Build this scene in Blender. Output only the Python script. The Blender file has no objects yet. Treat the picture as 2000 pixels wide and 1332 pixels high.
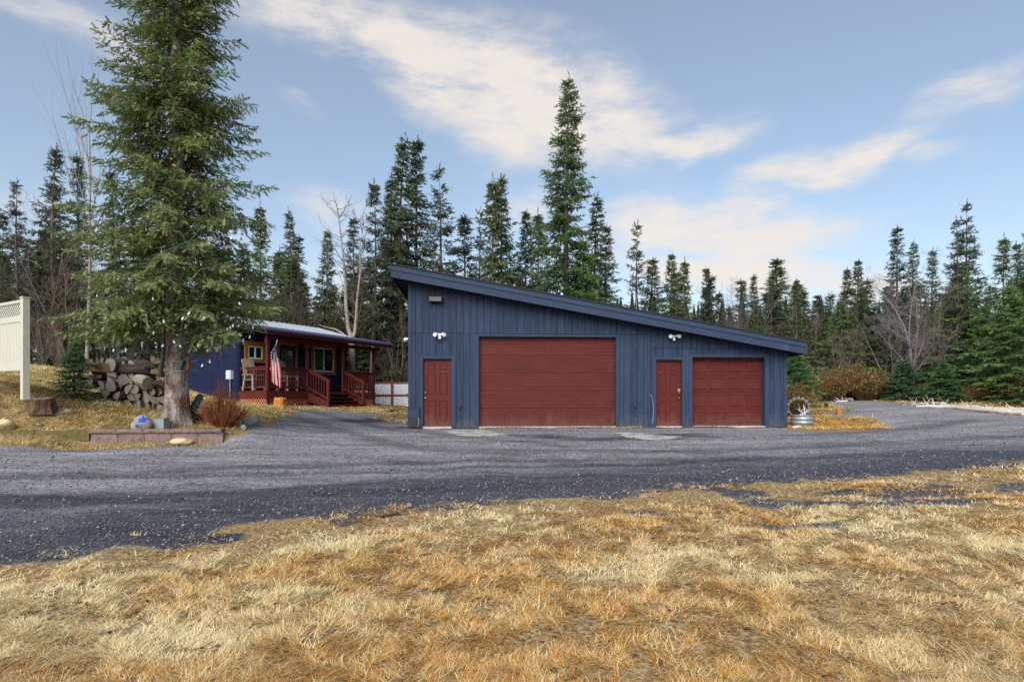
import bpy, math, random
import numpy as np

random.seed(7)
RNG = np.random.default_rng(11)
R = math.radians
scene = bpy.context.scene
C = scene.collection


def srgb(r, g, b, k=1.0):
    def f(c):
        c /= 255.0
        return c / 12.92 if c <= 0.04045 else ((c + 0.055) / 1.055) ** 2.4
    return (f(r) * k, f(g) * k, f(b) * k, 1.0)


# ------------------------------------------------------------------ camera
FPX, HORIZ, CAMZ = 1200.0, 785.0, 0.74       # focal length in photo pixels, horizon row, eye height over the garage slab
cam_d = bpy.data.cameras.new('camera')
cam_d.sensor_width = 36.0
cam_d.lens = 36.0 * FPX / 2000.0
cam_d.shift_y = (HORIZ - 666.0) / 2000.0
cam_d.clip_start, cam_d.clip_end = 0.1, 3000.0
cam = bpy.data.objects.new('camera', cam_d)
cam.location = (0, 0, CAMZ)
cam.rotation_euler = (R(90), 0, 0)
C.objects.link(cam)
scene.camera = cam

# ------------------------------------------------------------------ world
SKY_STRENGTH = 0.097
SUN_EL, SUN_AZ = 38.0, 200.0                  # azimuth clockwise from +Y: behind the camera, a little to its left
world = bpy.data.worlds.new('World')
scene.world = world
world.use_nodes = True
wn, wl = world.node_tree.nodes, world.node_tree.links
wn.clear()


def wnode(kind, **kw):
    n = wn.new(kind)
    for k, v in kw.items():
        setattr(n, k, v)
    return n


def wmath(op, a, b=None, c=None, clamp=False):
    n = wn.new('ShaderNodeMath')
    n.operation = op
    n.use_clamp = clamp
    for i, s in enumerate((a, b, c)):
        if s is None:
            continue
        if isinstance(s, (int, float)):
            n.inputs[i].default_value = s
        else:
            wl.new(s, n.inputs[i])
    return n.outputs[0]


sky = wnode('ShaderNodeTexSky', sky_type='NISHITA')
sky.sun_disc = False
sky.sun_elevation = R(SUN_EL)
sky.sun_rotation = R(SUN_AZ)
sky.air_density, sky.dust_density, sky.ozone_density = 0.9, 1.6, 1.4
tc = wnode('ShaderNodeTexCoord')
sep = wnode('ShaderNodeSeparateXYZ')
wl.new(tc.outputs['Generated'], sep.inputs[0])
az = wmath('ARCTAN2', sep.outputs[0], sep.outputs[1])
el = wmath('ARCSINE', sep.outputs[2])
comb = wnode('ShaderNodeCombineXYZ')
wl.new(az, comb.inputs[0])
wl.new(el, comb.inputs[1])


def wnoise(scale, detail, rough, sx=1.0, sy=1.0, rot=0.0, off=0.0):
    mp = wnode('ShaderNodeMapping')
    mp.inputs['Scale'].default_value = (sx, sy, 1)
    mp.inputs['Rotation'].default_value = (0, 0, rot)
    mp.inputs['Location'].default_value = (off, off * 0.7, off * 0.3)
    wl.new(comb.outputs[0], mp.inputs[0])
    n = wnode('ShaderNodeTexNoise')
    n.inputs['Scale'].default_value = scale
    n.inputs['Detail'].default_value = detail
    n.inputs['Roughness'].default_value = rough
    wl.new(mp.outputs[0], n.inputs['Vector'])
    return n.outputs['Fac']


n_big = wnoise(3.2, 5, 0.55, 1.0, 2.2, R(14), 3.1)
n_fine = wnoise(7.0, 8, 0.66, 1.0, 3.6, R(16), 8.4)
n_wx = wnoise(4.5, 4, 0.6, 1, 1.6, 0, 1.7)
n_wy = wnoise(4.5, 4, 0.6, 1, 1.6, 0, 5.9)
azd = wmath('ADD', az, wmath('MULTIPLY', wmath('SUBTRACT', n_wx, 0.5), 0.16))
eld = wmath('ADD', el, wmath('MULTIPLY', wmath('SUBTRACT', n_wy, 0.5), 0.10))


def px_dir(px, py):
    a = math.atan((px - 1000) / FPX)
    e = math.atan((HORIZ - py) / FPX * math.cos(a))
    return a, e


# drifting cloud banks: centre and half sizes as seen from the yard (radians), tilt, strength
clouds = [(610, 55, 210, 50, -16, .80), (800, 120, 230, 66, -18, .95), (1010, 190, 250, 88, -20, 1.0), (1190, 225, 150, 70, -14, .9),
          (1360, 268, 110, 34, -4, .9), (1040, 395, 110, 45, 6, .5), (1400, 455, 230, 62, -5, 1.0), (1600, 325, 210, 34, 8, .85),
          (1830, 300, 110, 22, -4, .5), (1890, 185, 150, 42, 2, .6), (1440, 535, 330, 44, -10, .95), (1310, 395, 90, 22, 0, .5),
          (660, 410, 110, 38, 0, .55), (70, 30, 260, 45, -6, .55), (40, 410, 130, 45, 0, .4), (1130, 120, 190, 40, -14, .4),
          (560, 190, 45, 14, -25, .4), (300, 470, 260, 50, 0, .45), (760, 560, 420, 60, 0, .5), (-500, 300, 300, 70, -10, .7),
          (2500, 330, 300, 80, -8, .7)]
total = None
for (px, py, hl, hw, tilt, s) in clouds:
    a0, e0 = px_dir(px, py)
    ca, sa = math.cos(R(tilt)), math.sin(R(tilt))
    kx = math.cos(a0) ** 2
    da = wmath('SUBTRACT', azd, a0)
    de = wmath('SUBTRACT', eld, e0)
    p = wmath('ADD', wmath('MULTIPLY', da, ca), wmath('MULTIPLY', de, sa))
    q = wmath('SUBTRACT', wmath('MULTIPLY', de, ca), wmath('MULTIPLY', da, sa))
    p = wmath('DIVIDE', p, hl / FPX * kx * 1.1)
    q = wmath('DIVIDE', q, hw / FPX * math.cos(a0) * 1.1)
    r2 = wmath('ADD', wmath('MULTIPLY', p, p), wmath('MULTIPLY', q, q))
    g = wmath('MULTIPLY', wmath('EXPONENT', wmath('MULTIPLY', r2, -0.9)), s)
    total = g if total is None else wmath('MAXIMUM', total, g)
# thin wisps everywhere else
wisps = wmath('MULTIPLY', wmath('SUBTRACT', n_big, 0.52), 1.1, clamp=True)
tex = wmath('ADD', wmath('MULTIPLY', wmath('SUBTRACT', n_fine, 0.5), 3.0), wmath('ADD', wmath('MULTIPLY', n_big, 0.5), 0.55))
dens = wmath('SUBTRACT', wmath('MULTIPLY', total, wmath('ADD', tex, 0.40)), 0.16)
dens = wmath('ADD', wmath('MULTIPLY', dens, 0.85), wmath('MULTIPLY', wisps, 0.45), clamp=True)
ss = wnode('ShaderNodeMapRange', interpolation_type='SMOOTHSTEP')
ss.inputs['To Min'].default_value = 0.17     # thin veil of high cloud over the whole sky
wl.new(dens, ss.inputs['Value'])
ss.inputs['From Max'].default_value = 0.85
# high haze thickens towards the horizon all round
low = wmath('MULTIPLY', wmath('EXPONENT', wmath('MULTIPLY', wmath('MAXIMUM', el, 0.0), -5.5)), 0.55)
cloud_mask = wmath('MAXIMUM', wmath('MULTIPLY', ss.outputs[0], 0.93), wmath('ADD', low, wmath('MULTIPLY', ss.outputs[0], 0.4)), clamp=True)
tint = wnode('ShaderNodeMix', data_type='RGBA', blend_type='MULTIPLY')
tint.inputs['Factor'].default_value = 1.0
wl.new(sky.outputs[0], tint.inputs['A'])
tint.inputs['B'].default_value = (1.0, 1.06, 1.0, 1)
mix = wnode('ShaderNodeMix', data_type='RGBA')
wl.new(cloud_mask, mix.inputs['Factor'])
wl.new(tint.outputs['Result'], mix.inputs['A'])
CLOUD = (4.65, 4.3, 3.95, 1)
mix.inputs['B'].default_value = CLOUD
bg = wnode('ShaderNodeBackground')
bg.inputs['Strength'].default_value = SKY_STRENGTH
wl.new(mix.outputs['Result'], bg.inputs['Color'])
wo = wnode('ShaderNodeOutputWorld')
wl.new(bg.outputs[0], wo.inputs['Surface'])

# ------------------------------------------------------------------ sun
sun_d = bpy.data.lights.new('sun', 'SUN')
sun_d.energy = 2.1
sun_d.angle = R(50)
sun_d.color = (1.0, 0.96, 0.91)
sun = bpy.data.objects.new('sun', sun_d)
sun.rotation_euler = (R(90 - SUN_EL), 0, R(180 - SUN_AZ))
sun.location = (-20, -30, 40)
C.objects.link(sun)

vs = scene.view_settings
vs.view_transform = 'Standard'
vs.look = 'None'
vs.gamma = 1.0
vs.use_curve_mapping = False
vs.exposure = 1.0
scene.render.engine = 'CYCLES'
scene.cycles.use_denoising = False
world.cycles.sampling_method = 'MANUAL'
world.cycles.sample_map_resolution = 256
scene.cycles.max_bounces = 6
scene.cycles.diffuse_bounces = 3
scene.cycles.transparent_max_bounces = 6
scene.cycles.caustics_reflective = False
scene.cycles.caustics_refractive = False

# ------------------------------------------------------------------ materials
MATS = {}


def pmat(name, col, rough=0.75, var=0.18, scale=6.0, bump=0.0, bscale=60.0, stretch=(1, 1, 1), metal=0.0, col2=None, detail=5.0,
         jitter=0.10, spec=0.4, contrast=1.0, dirt=None, scuff=None, bias=0.0):
    """procedural material: two tones mixed by noise in object space, per-object brightness jitter, fine relief"""
    if name in MATS:
        return MATS[name]
    m = bpy.data.materials.new(name)
    m.use_nodes = True
    n, l = m.node_tree.nodes, m.node_tree.links
    b = n['Principled BSDF']
    b.inputs['Roughness'].default_value = rough
    b.inputs['Metallic'].default_value = metal
    b.inputs['Specular IOR Level'].default_value = spec
    t = n.new('ShaderNodeTexCoord')
    oi = n.new('ShaderNodeObjectInfo')
    add = n.new('ShaderNodeVectorMath')
    add.operation = 'MULTIPLY_ADD'
    mr = n.new('ShaderNodeCombineXYZ')
    for i in range(3):
        l.new(oi.outputs['Random'], mr.inputs[i])
    l.new(mr.outputs[0], add.inputs[0])
    add.inputs[1].default_value = (37, 17, 29)
    l.new(t.outputs['Object'], add.inputs[2])
    mp = n.new('ShaderNodeMapping')
    mp.inputs['Scale'].default_value = stretch
    l.new(add.outputs[0], mp.inputs[0])
    nz = n.new('ShaderNodeTexNoise')
    nz.inputs['Scale'].default_value = scale
    nz.inputs['Detail'].default_value = detail
    nz.inputs['Roughness'].default_value = 0.62
    l.new(mp.outputs[0], nz.inputs['Vector'])
    rg = n.new('ShaderNodeMapRange')
    rg.inputs['From Min'].default_value = 0.5 + bias - 0.22 / contrast
    rg.inputs['From Max'].default_value = 0.5 + bias + 0.22 / contrast
    l.new(nz.outputs['Fac'], rg.inputs['Value'])
    mx = n.new('ShaderNodeMix')
    mx.data_type = 'RGBA'
    l.new(rg.outputs[0], mx.inputs['Factor'])
    c2 = col2 or tuple(min(1, c * (1 + var)) for c in col[:3]) + (1,)
    c1 = col if col2 else tuple(c * (1 - var) for c in col[:3]) + (1,)
    mx.inputs['A'].default_value = c1
    mx.inputs['B'].default_value = c2
    hs = n.new('ShaderNodeHueSaturation')
    l.new(mx.outputs['Result'], hs.inputs['Color'])
    jr = n.new('ShaderNodeMapRange')
    jr.inputs['To Min'].default_value = 1 - jitter
    jr.inputs['To Max'].default_value = 1 + jitter
    l.new(oi.outputs['Random'], jr.inputs['Value'])
    l.new(jr.outputs[0], hs.inputs['Value'])
    outc = hs.outputs[0]

    def over(outc, mask_scale, mstretch, lo, hi, colr, height=None):
        mp2 = n.new('ShaderNodeMapping')
        mp2.inputs['Scale'].default_value = mstretch
        l.new(t.outputs['Object'], mp2.inputs[0])
        z2 = n.new('ShaderNodeTexNoise')
        z2.inputs['Scale'].default_value = mask_scale
        z2.inputs['Detail'].default_value = 6
        z2.inputs['Roughness'].default_value = .7
        l.new(mp2.outputs[0], z2.inputs['Vector'])
        f = z2.outputs['Fac']
        if height:
            sx = n.new('ShaderNodeSeparateXYZ')
            l.new(t.outputs['Object'], sx.inputs[0])
            hr = n.new('ShaderNodeMapRange')
            hr.inputs['From Min'].default_value = 0
            hr.inputs['From Max'].default_value = height
            hr.inputs['To Min'].default_value = .32
            hr.inputs['To Max'].default_value = -.25
            l.new(sx.outputs[2], hr.inputs['Value'])
            ad = n.new('ShaderNodeMath')
            l.new(f, ad.inputs[0])
            l.new(hr.outputs[0], ad.inputs[1])
            f = ad.outputs[0]
        r3 = n.new('ShaderNodeMapRange')
        r3.inputs['From Min'].default_value = lo
        r3.inputs['From Max'].default_value = hi
        r3.inputs['To Max'].default_value = .75
        l.new(f, r3.inputs['Value'])
        m3 = n.new('ShaderNodeMix')
        m3.data_type = 'RGBA'
        l.new(r3.outputs[0], m3.inputs['Factor'])
        l.new(outc, m3.inputs['A'])
        m3.inputs['B'].default_value = colr
        return m3.outputs['Result']
    if dirt:
        outc = over(outc, 5.0, (1, 1, .5), .55, .85, dirt, .8)
    if scuff:
        outc = over(outc, 3.0, (1, 1, .35), .64, .74, scuff)
    l.new(outc, b.inputs['Base Color'])
    if bump > 0:
        bn = n.new('ShaderNodeTexNoise')
        bn.inputs['Scale'].default_value = bscale
        bn.inputs['Detail'].default_value = 4
        l.new(mp.outputs[0], bn.inputs['Vector'])
        bp = n.new('ShaderNodeBump')
        bp.inputs['Strength'].default_value = bump
        bp.inputs['Distance'].default_value = 0.02
        l.new(bn.outputs['Fac'], bp.inputs['Height'])
        l.new(bp.outputs[0], b.inputs['Normal'])
    MATS[name] = m
    return m


def attr_mat(name, rough=0.8, trans=0.0, spec=0.3, jitter=0.0, hue=0.0):
    """colour comes from the per-vertex 'col' of the mesh (each blade, twig or stone has its own tone)"""
    m = bpy.data.materials.new(name)
    m.use_nodes = True
    n, l = m.node_tree.nodes, m.node_tree.links
    b = n['Principled BSDF']
    b.inputs['Roughness'].default_value = rough
    b.inputs['Specular IOR Level'].default_value = spec
    a = n.new('ShaderNodeAttribute')
    a.attribute_name = 'col'
    out = a.outputs['Color']
    if jitter > 0:
        oi = n.new('ShaderNodeObjectInfo')
        hs = n.new('ShaderNodeHueSaturation')
        r1 = n.new('ShaderNodeMapRange')
        r1.inputs['To Min'].default_value = 1 - jitter
        r1.inputs['To Max'].default_value = 1 + jitter
        l.new(oi.outputs['Random'], r1.inputs['Value'])
        l.new(r1.outputs[0], hs.inputs['Value'])
        fr = n.new('ShaderNodeMath')
        fr.operation = 'FRACT'
        ml = n.new('ShaderNodeMath')
        ml.operation = 'MULTIPLY'
        ml.inputs[1].default_value = 7.31
        l.new(oi.outputs['Random'], ml.inputs[0])
        l.new(ml.outputs[0], fr.inputs[0])
        r2 = n.new('ShaderNodeMapRange')
        r2.inputs['To Min'].default_value = 0.5 - hue
        r2.inputs['To Max'].default_value = 0.5 + hue
        l.new(fr.outputs[0], r2.inputs['Value'])
        l.new(r2.outputs[0], hs.inputs['Hue'])
        l.new(out, hs.inputs['Color'])
        out = hs.outputs[0]
    l.new(out, b.inputs['Base Color'])
    if trans > 0:
        tr = n.new('ShaderNodeBsdfTranslucent')
        l.new(out, tr.inputs['Color'])
        ms = n.new('ShaderNodeMixShader')
        ms.inputs[0].default_value = trans
        l.new(b.outputs[0], ms.inputs[1])
        l.new(tr.outputs[0], ms.inputs[2])
        l.new(ms.outputs[0], n['Material Output'].inputs['Surface'])
    MATS[name] = m
    return m


# ------------------------------------------------------------------ mesh helpers
def np_mesh(name, V, F, col=None, mats=(), smooth=False):
    """V (n,3); F list of faces or an (m,k) int array"""
    me = bpy.data.meshes.new(name)
    V = np.asarray(V, dtype=np.float32)
    if isinstance(F, np.ndarray):
        m, k = F.shape
        me.vertices.add(len(V))
        me.vertices.foreach_set('co', V.ravel())
        me.loops.add(m * k)
        me.loops.foreach_set('vertex_index', F.astype(np.int32).ravel())
        me.polygons.add(m)
        me.polygons.foreach_set('loop_start', np.arange(0, m * k, k, dtype=np.int32))
        me.polygons.foreach_set('loop_total', np.full(m, k, dtype=np.int32))
    else:
        me.from_pydata([tuple(map(float, v)) for v in V], [], F)
    if smooth:
        me.polygons.foreach_set('use_smooth', np.ones(len(me.polygons), dtype=bool))
    me.update(calc_edges=True)
    if col is not None:
        a = me.color_attributes.new('col', 'FLOAT_COLOR', 'POINT')
        cc = np.ones((len(V), 4), dtype=np.float32)
        cc[:, :3] = col
        a.data.foreach_set('color', cc.ravel())
    for mt in mats:
        me.materials.append(mt)
    return me


def link(name, me, parent=None, loc=None, rot=None, scale=None):
    o = bpy.data.objects.new(name, me)
    C.objects.link(o)
    if parent is not None:
        o.parent = parent
    if loc is not None:
        o.location = loc
    if rot is not None:
        o.rotation_euler = rot
    if scale is not None:
        o.scale = (scale,) * 3 if isinstance(scale, (int, float)) else scale
    return o


def tag(o, label, cat, group=None, kind=None):
    o['label'] = label
    o['category'] = cat
    if group:
        o['group'] = group
    if kind:
        o['kind'] = kind
    return o


def thing(name, label, cat, loc=(0, 0, 0), rz=0.0, group=None):
    o = bpy.data.objects.new(name, None)
    o.empty_display_size = 0.2
    C.objects.link(o)
    o.location = loc
    o.rotation_euler = (0, 0, rz)
    return tag(o, label, cat, group)


def copy_tree(o, parent=None):
    c = o.copy()
    C.objects.link(c)
    c.parent = parent
    for ch in list(o.children):
        copy_tree(ch, c)
    return c


class MB:
    def __init__(s):
        s.v, s.f, s.m, s.sm = [], [], [], []

    def add(s, V, F, mi=0, smooth=False):
        o = len(s.v)
        s.v.extend([tuple(map(float, p)) for p in V])
        s.f.extend([tuple(i + o for i in f) for f in F])
        s.m.extend([mi] * len(F))
        s.sm.extend([smooth] * len(F))

    def box(s, x0, x1, y0, y1, z0, z1, mi=0):
        s.hexa([(x0, y0, z0), (x1, y0, z0), (x1, y1, z0), (x0, y1, z0), (x0, y0, z1), (x1, y0, z1), (x1, y1, z1), (x0, y1, z1)], mi)
        return s

    def hexa(s, P, mi=0):
        s.add(P, [(0, 3, 2, 1), (4, 5, 6, 7), (0, 1, 5, 4), (1, 2, 6, 5), (2, 3, 7, 6), (3, 0, 4, 7)], mi)
        return s

    def bar(s, a, b, w, h, mi=0, up=(0, 0, 1)):
        """rectangular bar from a to b, w across, h along up"""
        a, b = np.array(a, float), np.array(b, float)
        d = b - a
        d /= np.linalg.norm(d)
        upv = np.array(up, float)
        sd = np.cross(d, upv)
        if np.linalg.norm(sd) < 1e-6:
            sd = np.cross(d, (0, 1, 0))
        sd /= np.linalg.norm(sd)
        u2 = np.cross(sd, d)
        sd *= w / 2
        u2 *= h / 2
        s.hexa([a - sd - u2, a + sd - u2, b + sd - u2, b - sd - u2, a - sd + u2, a + sd + u2, b + sd + u2, b - sd + u2], mi)
        return s

    def tube(s, P, rad, n=8, mi=0, cap=True, smooth=True, capmi=None):
        P = [np.array(p, float) for p in P]
        if isinstance(rad, (int, float)):
            rad = [rad] * len(P)
        V, F = [], []
        ref = None
        for i, p in enumerate(P):
            d = P[min(i + 1, len(P) - 1)] - P[max(i - 1, 0)]
            d /= np.linalg.norm(d) + 1e-9
            if ref is None:
                ref = np.cross(d, (0, 0, 1)) if abs(d[2]) < 0.9 else np.cross(d, (1, 0, 0))
            sd = ref - d * ref.dot(d)
            sd /= np.linalg.norm(sd) + 1e-9
            ref = sd
            u2 = np.cross(d, sd)
            for k in range(n):
                a = 2 * math.pi * k / n
                V.append(p + (sd * math.cos(a) + u2 * math.sin(a)) * rad[i])
        for i in range(len(P) - 1):
            for k in range(n):
                k2 = (k + 1) % n
                F.append((i * n + k, i * n + k2, (i + 1) * n + k2, (i + 1) * n + k))
        s.add(V, F, mi, smooth)
        if cap:
            s.add(V[:n], [tuple(range(n))[::-1]], mi if capmi is None else capmi)
            s.add(V[-n:], [tuple(range(n))], mi if capmi is None else capmi)
        return s

    def lathe(s, prof, n=20, mi=0, c=(0, 0, 0), smooth=True, sx=1.0):
        V, F = [], []
        for (r, z) in prof:
            for k in range(n):
                a = 2 * math.pi * k / n
                V.append((c[0] + r * math.cos(a) * sx, c[1] + r * math.sin(a), c[2] + z))
        for i in range(len(prof) - 1):
            for k in range(n):
                k2 = (k + 1) % n
                F.append((i * n + k, i * n + k2, (i + 1) * n + k2, (i + 1) * n + k))
        s.add(V, F, mi, smooth)
        return s

    def mesh(s, name, mats):
        if not isinstance(mats, (list, tuple)):
            mats = [mats]
        me = bpy.data.meshes.new(name)
        me.from_pydata(s.v, [], s.f)
        for m in mats:
            me.materials.append(m)
        me.polygons.foreach_set('material_index', np.array(s.m, dtype=np.int32))
        me.polygons.foreach_set('use_smooth', np.array(s.sm, dtype=bool))
        me.update()
        return me

    def build(s, name, mats, parent=None, loc=None, rot=None):
        return link(name, s.mesh(name, mats), parent, loc, rot)


# value noise on a lattice, vectorised
_LAT = RNG.random((256, 256))


def vnoise(x, y, seed=0):
    x = np.asarray(x, float) + seed * 17.3
    y = np.asarray(y, float) + seed * 9.7
    xi, yi = np.floor(x).astype(int), np.floor(y).astype(int)
    fx, fy = x - xi, y - yi
    fx = fx * fx * (3 - 2 * fx)
    fy = fy * fy * (3 - 2 * fy)
    g = lambda a, b: _LAT[a & 255, b & 255]
    return (g(xi, yi) * (1 - fx) + g(xi + 1, yi) * fx) * (1 - fy) + (g(xi, yi + 1) * (1 - fx) + g(xi + 1, yi + 1) * fx) * fy


def fbm(x, y, o=4, seed=0):
    t, a, s = 0.0, 0.5, 0.0
    for i in range(o):
        t = t + a * vnoise(np.asarray(x) * 2 ** i, np.asarray(y) * 2 ** i, seed + i * 3)
        s += a
        a *= 0.5
    return t / s


def sstep(a, b, x):
    t = np.clip((np.asarray(x, float) - a) / (b - a), 0, 1)
    return t * t * (3 - 2 * t)


# ------------------------------------------------------------------ terrain
CTRL = np.array([
    (0, 0, -.80), (-4, 3, -.70), (4, 3, -.70), (0, 6, -.52), (-6, 6, -.50), (7, 6, -.46), (0, 9, -.34), (0, 12, -.17), (-7, 12, -.17), (-11, 12, -.12),
    (7, 12, -.14), (14, 12, -.05), (-4, 15.5, -.05), (3, 15.5, -.06), (9, 15.5, -.05), (-3, 18.1, -.03), (2.5, 18.4, -.03), (8.4, 18.7, -.05),
    (-3, 28, .35), (8, 28, .4), (3, 23, .1), (11, 19, .0), (12, 22, .22), (15, 20, .25), (13, 26, .62), (14, 32, .95), (20, 30, .95), (22, 24, .72), (16, 16, .08), (22, 18, .4),
    (18, 10, .0), (-4.6, 20.5, .12), (-5.5, 23, .36), (-6.4, 26, .5), (-9.3, 23.7, .56), (-6.3, 29, .55), (-4.8, 33, .42), (-8.2, 22.0, .42), (-9.5, 20.5, .55),
    (-12.9, 26.4, 1.05), (-11.5, 24, .8), (-7.9, 14.6, .18), (-6.3, 14.6, .06), (-5.5, 15.6, .02), (-9.0, 13.75, .12), (-7.0, 13.95, .12), (-11, 13.6, .18),
    (-9.0, 12.95, -.14), (-6.8, 13.3, -.13), (-11.2, 12.75, -.08), (-10.2, 15.2, .62), (-11.0, 13.9, 1.0 - .45), (-12.2, 14.6, 1.12), (-10.8, 17, .62), (-9.3, 16.8, .45), (-12.5, 18, 1.2),
    (-16, 22, 1.9), (-13, 21, 1.45), (-19, 18, 2.0), (-18, 14, 1.9), (-22, 10, 1.5), (-16, 28, 1.9), (-24, 30, 2.4), (-10, 34, .9), (0, 40, .9), (14, 44, 1.3), (30, 40, 1.6),
    (-30, 50, 2.6), (0, 70, 1.4), (40, 70, 2), (-50, 70, 3), (60, 20, 1.2), (-60, 10, 2), (60, -20, -.8), (-60, -20, -.6), (0, -20, -1.3), (0, -60, -1.6)], float)
_A = np.linalg.norm(CTRL[:, None, :2] - CTRL[None, :, :2], axis=2)
_n = len(CTRL)
_M = np.zeros((_n + 3, _n + 3))
_M[:_n, :_n] = _A
_M[:_n, _n] = 1
_M[:_n, _n + 1:] = CTRL[:, :2]
_M[_n, :_n] = 1
_M[_n + 1:, :_n] = CTRL[:, :2].T
_W = np.linalg.solve(_M, np.concatenate([CTRL[:, 2], np.zeros(3)]))


def gz_base(x, y):
    x = np.asarray(x, float)
    y = np.asarray(y, float)
    xc, yc = np.clip(x, -62, 62), np.clip(y, -62, 75)
    t = _W[_n] + _W[_n + 1] * xc + _W[_n + 2] * yc
    for i in range(_n):
        t = t + _W[i] * np.sqrt((xc - CTRL[i, 0]) ** 2 + (yc - CTRL[i, 1]) ** 2 + 0.02)
    far = np.maximum(0, y - 75)
    return t + sstep(0, 240, far) * (26 + 10 * np.sin(x * 0.011 + 1.0))


def at(px, py, d):
    return np.array(((px - 1000) / FPX * d, d, CAMZ - (py - HORIZ) / FPX * d))


def ground_at(px, py, dmin=2.0, dmax=60.0):
    ds = np.linspace(dmin, dmax, 3000)
    x = (px - 1000) / FPX * ds
    zr = CAMZ - (py - HORIZ) / FPX * ds
    below = zr <= gz_base(x, ds)
    i = int(np.argmax(below)) if below.any() else len(ds) - 1
    return float(x[i]), float(ds[i])


def in_poly(x, y, P):
    x = np.asarray(x, float)
    y = np.asarray(y, float)
    c = np.zeros(np.broadcast(x, y).shape, bool)
    n = len(P)
    for i in range(n):
        x0, y0 = P[i]
        x1, y1 = P[(i + 1) % n]
        if y0 == y1:
            continue
        c ^= ((y0 > y) != (y1 > y)) & (x < (x1 - x0) * (y - y0) / (y1 - y0) + x0)
    return c


def seg_dist(x, y, P, closed=True):
    d = np.full(np.broadcast(x, y).shape, 1e9)
    n = len(P)
    for i in range(n if closed else n - 1):
        ax, ay = P[i]
        bx, by = P[(i + 1) % n]
        L = (bx - ax) ** 2 + (by - ay) ** 2 + 1e-9
        t = np.clip(((x - ax) * (bx - ax) + (y - ay) * (by - ay)) / L, 0, 1)
        d = np.minimum(d, np.hypot(x - ax - t * (bx - ax), y - ay - t * (by - ay)))
    return d


# edge of the lawn in front of the drive, from left to right (ground points)
LAWN_EDGE = [(-60, 4.4), (-20, 4.4)] + [ground_at(*p) for p in
             [(0, 1112), (150, 1092), (300, 1055), (480, 1030), (700, 1006), (900, 994), (1100, 978), (1300, 962), (1480, 945), (1600, 938), (1800, 928), (2000, 905)]]
LAWN_EDGE += [(13, 10.6), (40, 15)]
BANK_EDGE = [(-60, 12.4), (-14, 12.4)] + [ground_at(*p) for p in [(0, 876), (160, 874), (300, 868), (420, 862), (470, 848), (545, 822), (560, 806), (590, 799)]] + [(-8.4, 23.4), (-7.5, 24.0)]
GRAVEL = LAWN_EDGE + [(40, 40), (30, 31)] + [ground_at(*p) for p in [(1990, 812), (1900, 803), (1830, 792)]] + [(16.2, 33.5), (14, 34), (12.5, 33)] + \
         [ground_at(*p) for p in [(1600, 782)]] + [(10.5, 26), (8.6, 22), (8.4, 19.2), (8.4, 18.8), (-3.0, 18.2), (-3.3, 19.5), (-4.2, 20.4), (-5.0, 22.5)] + BANK_EDGE[::-1]
PATCH = [ground_at(*p) for p in [(1548, 838), (1580, 844), (1650, 842), (1735, 838), (1715, 826), (1690, 814), (1640, 818), (1600, 806), (1660, 800), (1610, 788), (1565, 790)]] + [(8.9, 23)]
MUDSPOT = [ground_at(*p) for p in [(700, 826), (740, 812), (790, 808), (800, 822), (770, 830)]]


MUD = [ground_at(px, py) + (rx, ry) for (px, py, rx, ry) in
       [(1430, 968, .55, .20), (1610, 962, .6, .18), (1560, 985, .7, .16), (1770, 968, .6, .2), (1900, 948, .8, .2), (1850, 985, .5, .14), (1980, 955, .7, .2), (1260, 1000, .5, .12), (1560, 1030, .45, .1),
        (1100, 1012, .4, .1), (300, 1062, .5, .18), (420, 1048, .5, .15)]]


def gravel_mask(x, y):
    g = in_poly(x, y, GRAVEL) & ~in_poly(x, y, PATCH)
    d = np.minimum(seg_dist(x, y, GRAVEL), seg_dist(x, y, PATCH))
    m = np.where(g, 0.5 + d, 0.5 - d)            # signed distance around .5
    for (mx_, my_, rx, ry) in MUD:               # muddy bare spots in the turf
        q = np.sqrt(((x - mx_) / rx) ** 2 + ((y - my_) / ry) ** 2)
        m = np.maximum(m, .5 + (1 - q) * .28)
    return m


def edge_noise(x, y):
    return (fbm(x * 1.3, y * 1.9, 4, 4) - 0.5) * 1.5 + (fbm(x * 5, y * 6, 2, 9) - .5) * .35


def is_gravel(x, y):
    return gravel_mask(x, y) + edge_noise(x, y) * 0.9 > 0.5


WALL_LINE = [(-9.1, 13.30), (-6.45, 13.72)]


def gz(x, y):
    x = np.asarray(x, float)
    y = np.asarray(y, float)
    z = gz_base(x, y)
    near = sstep(40, 12, y) * sstep(-2, 2, y)
    z = z + near * ((fbm(x * 1.1, y * 1.1, 3, 2) - .5) * .09)
    # the ground drops at the little retaining wall
    wy = WALL_LINE[0][1] + (x - WALL_LINE[0][0]) * (WALL_LINE[1][1] - WALL_LINE[0][1]) / (WALL_LINE[1][0] - WALL_LINE[0][0])
    f = wy - y
    z = z - .15 * sstep(-.06, .06, f) * sstep(1.3, .25, f) * sstep(-9.9, -9.1, x) * sstep(-5.9, -6.5, x)
    return z


def axis(parts):
    out = []
    for a, b, s in parts:
        out.extend(np.arange(a, b, s))
    return np.array(out + [parts[-1][1]])


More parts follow.
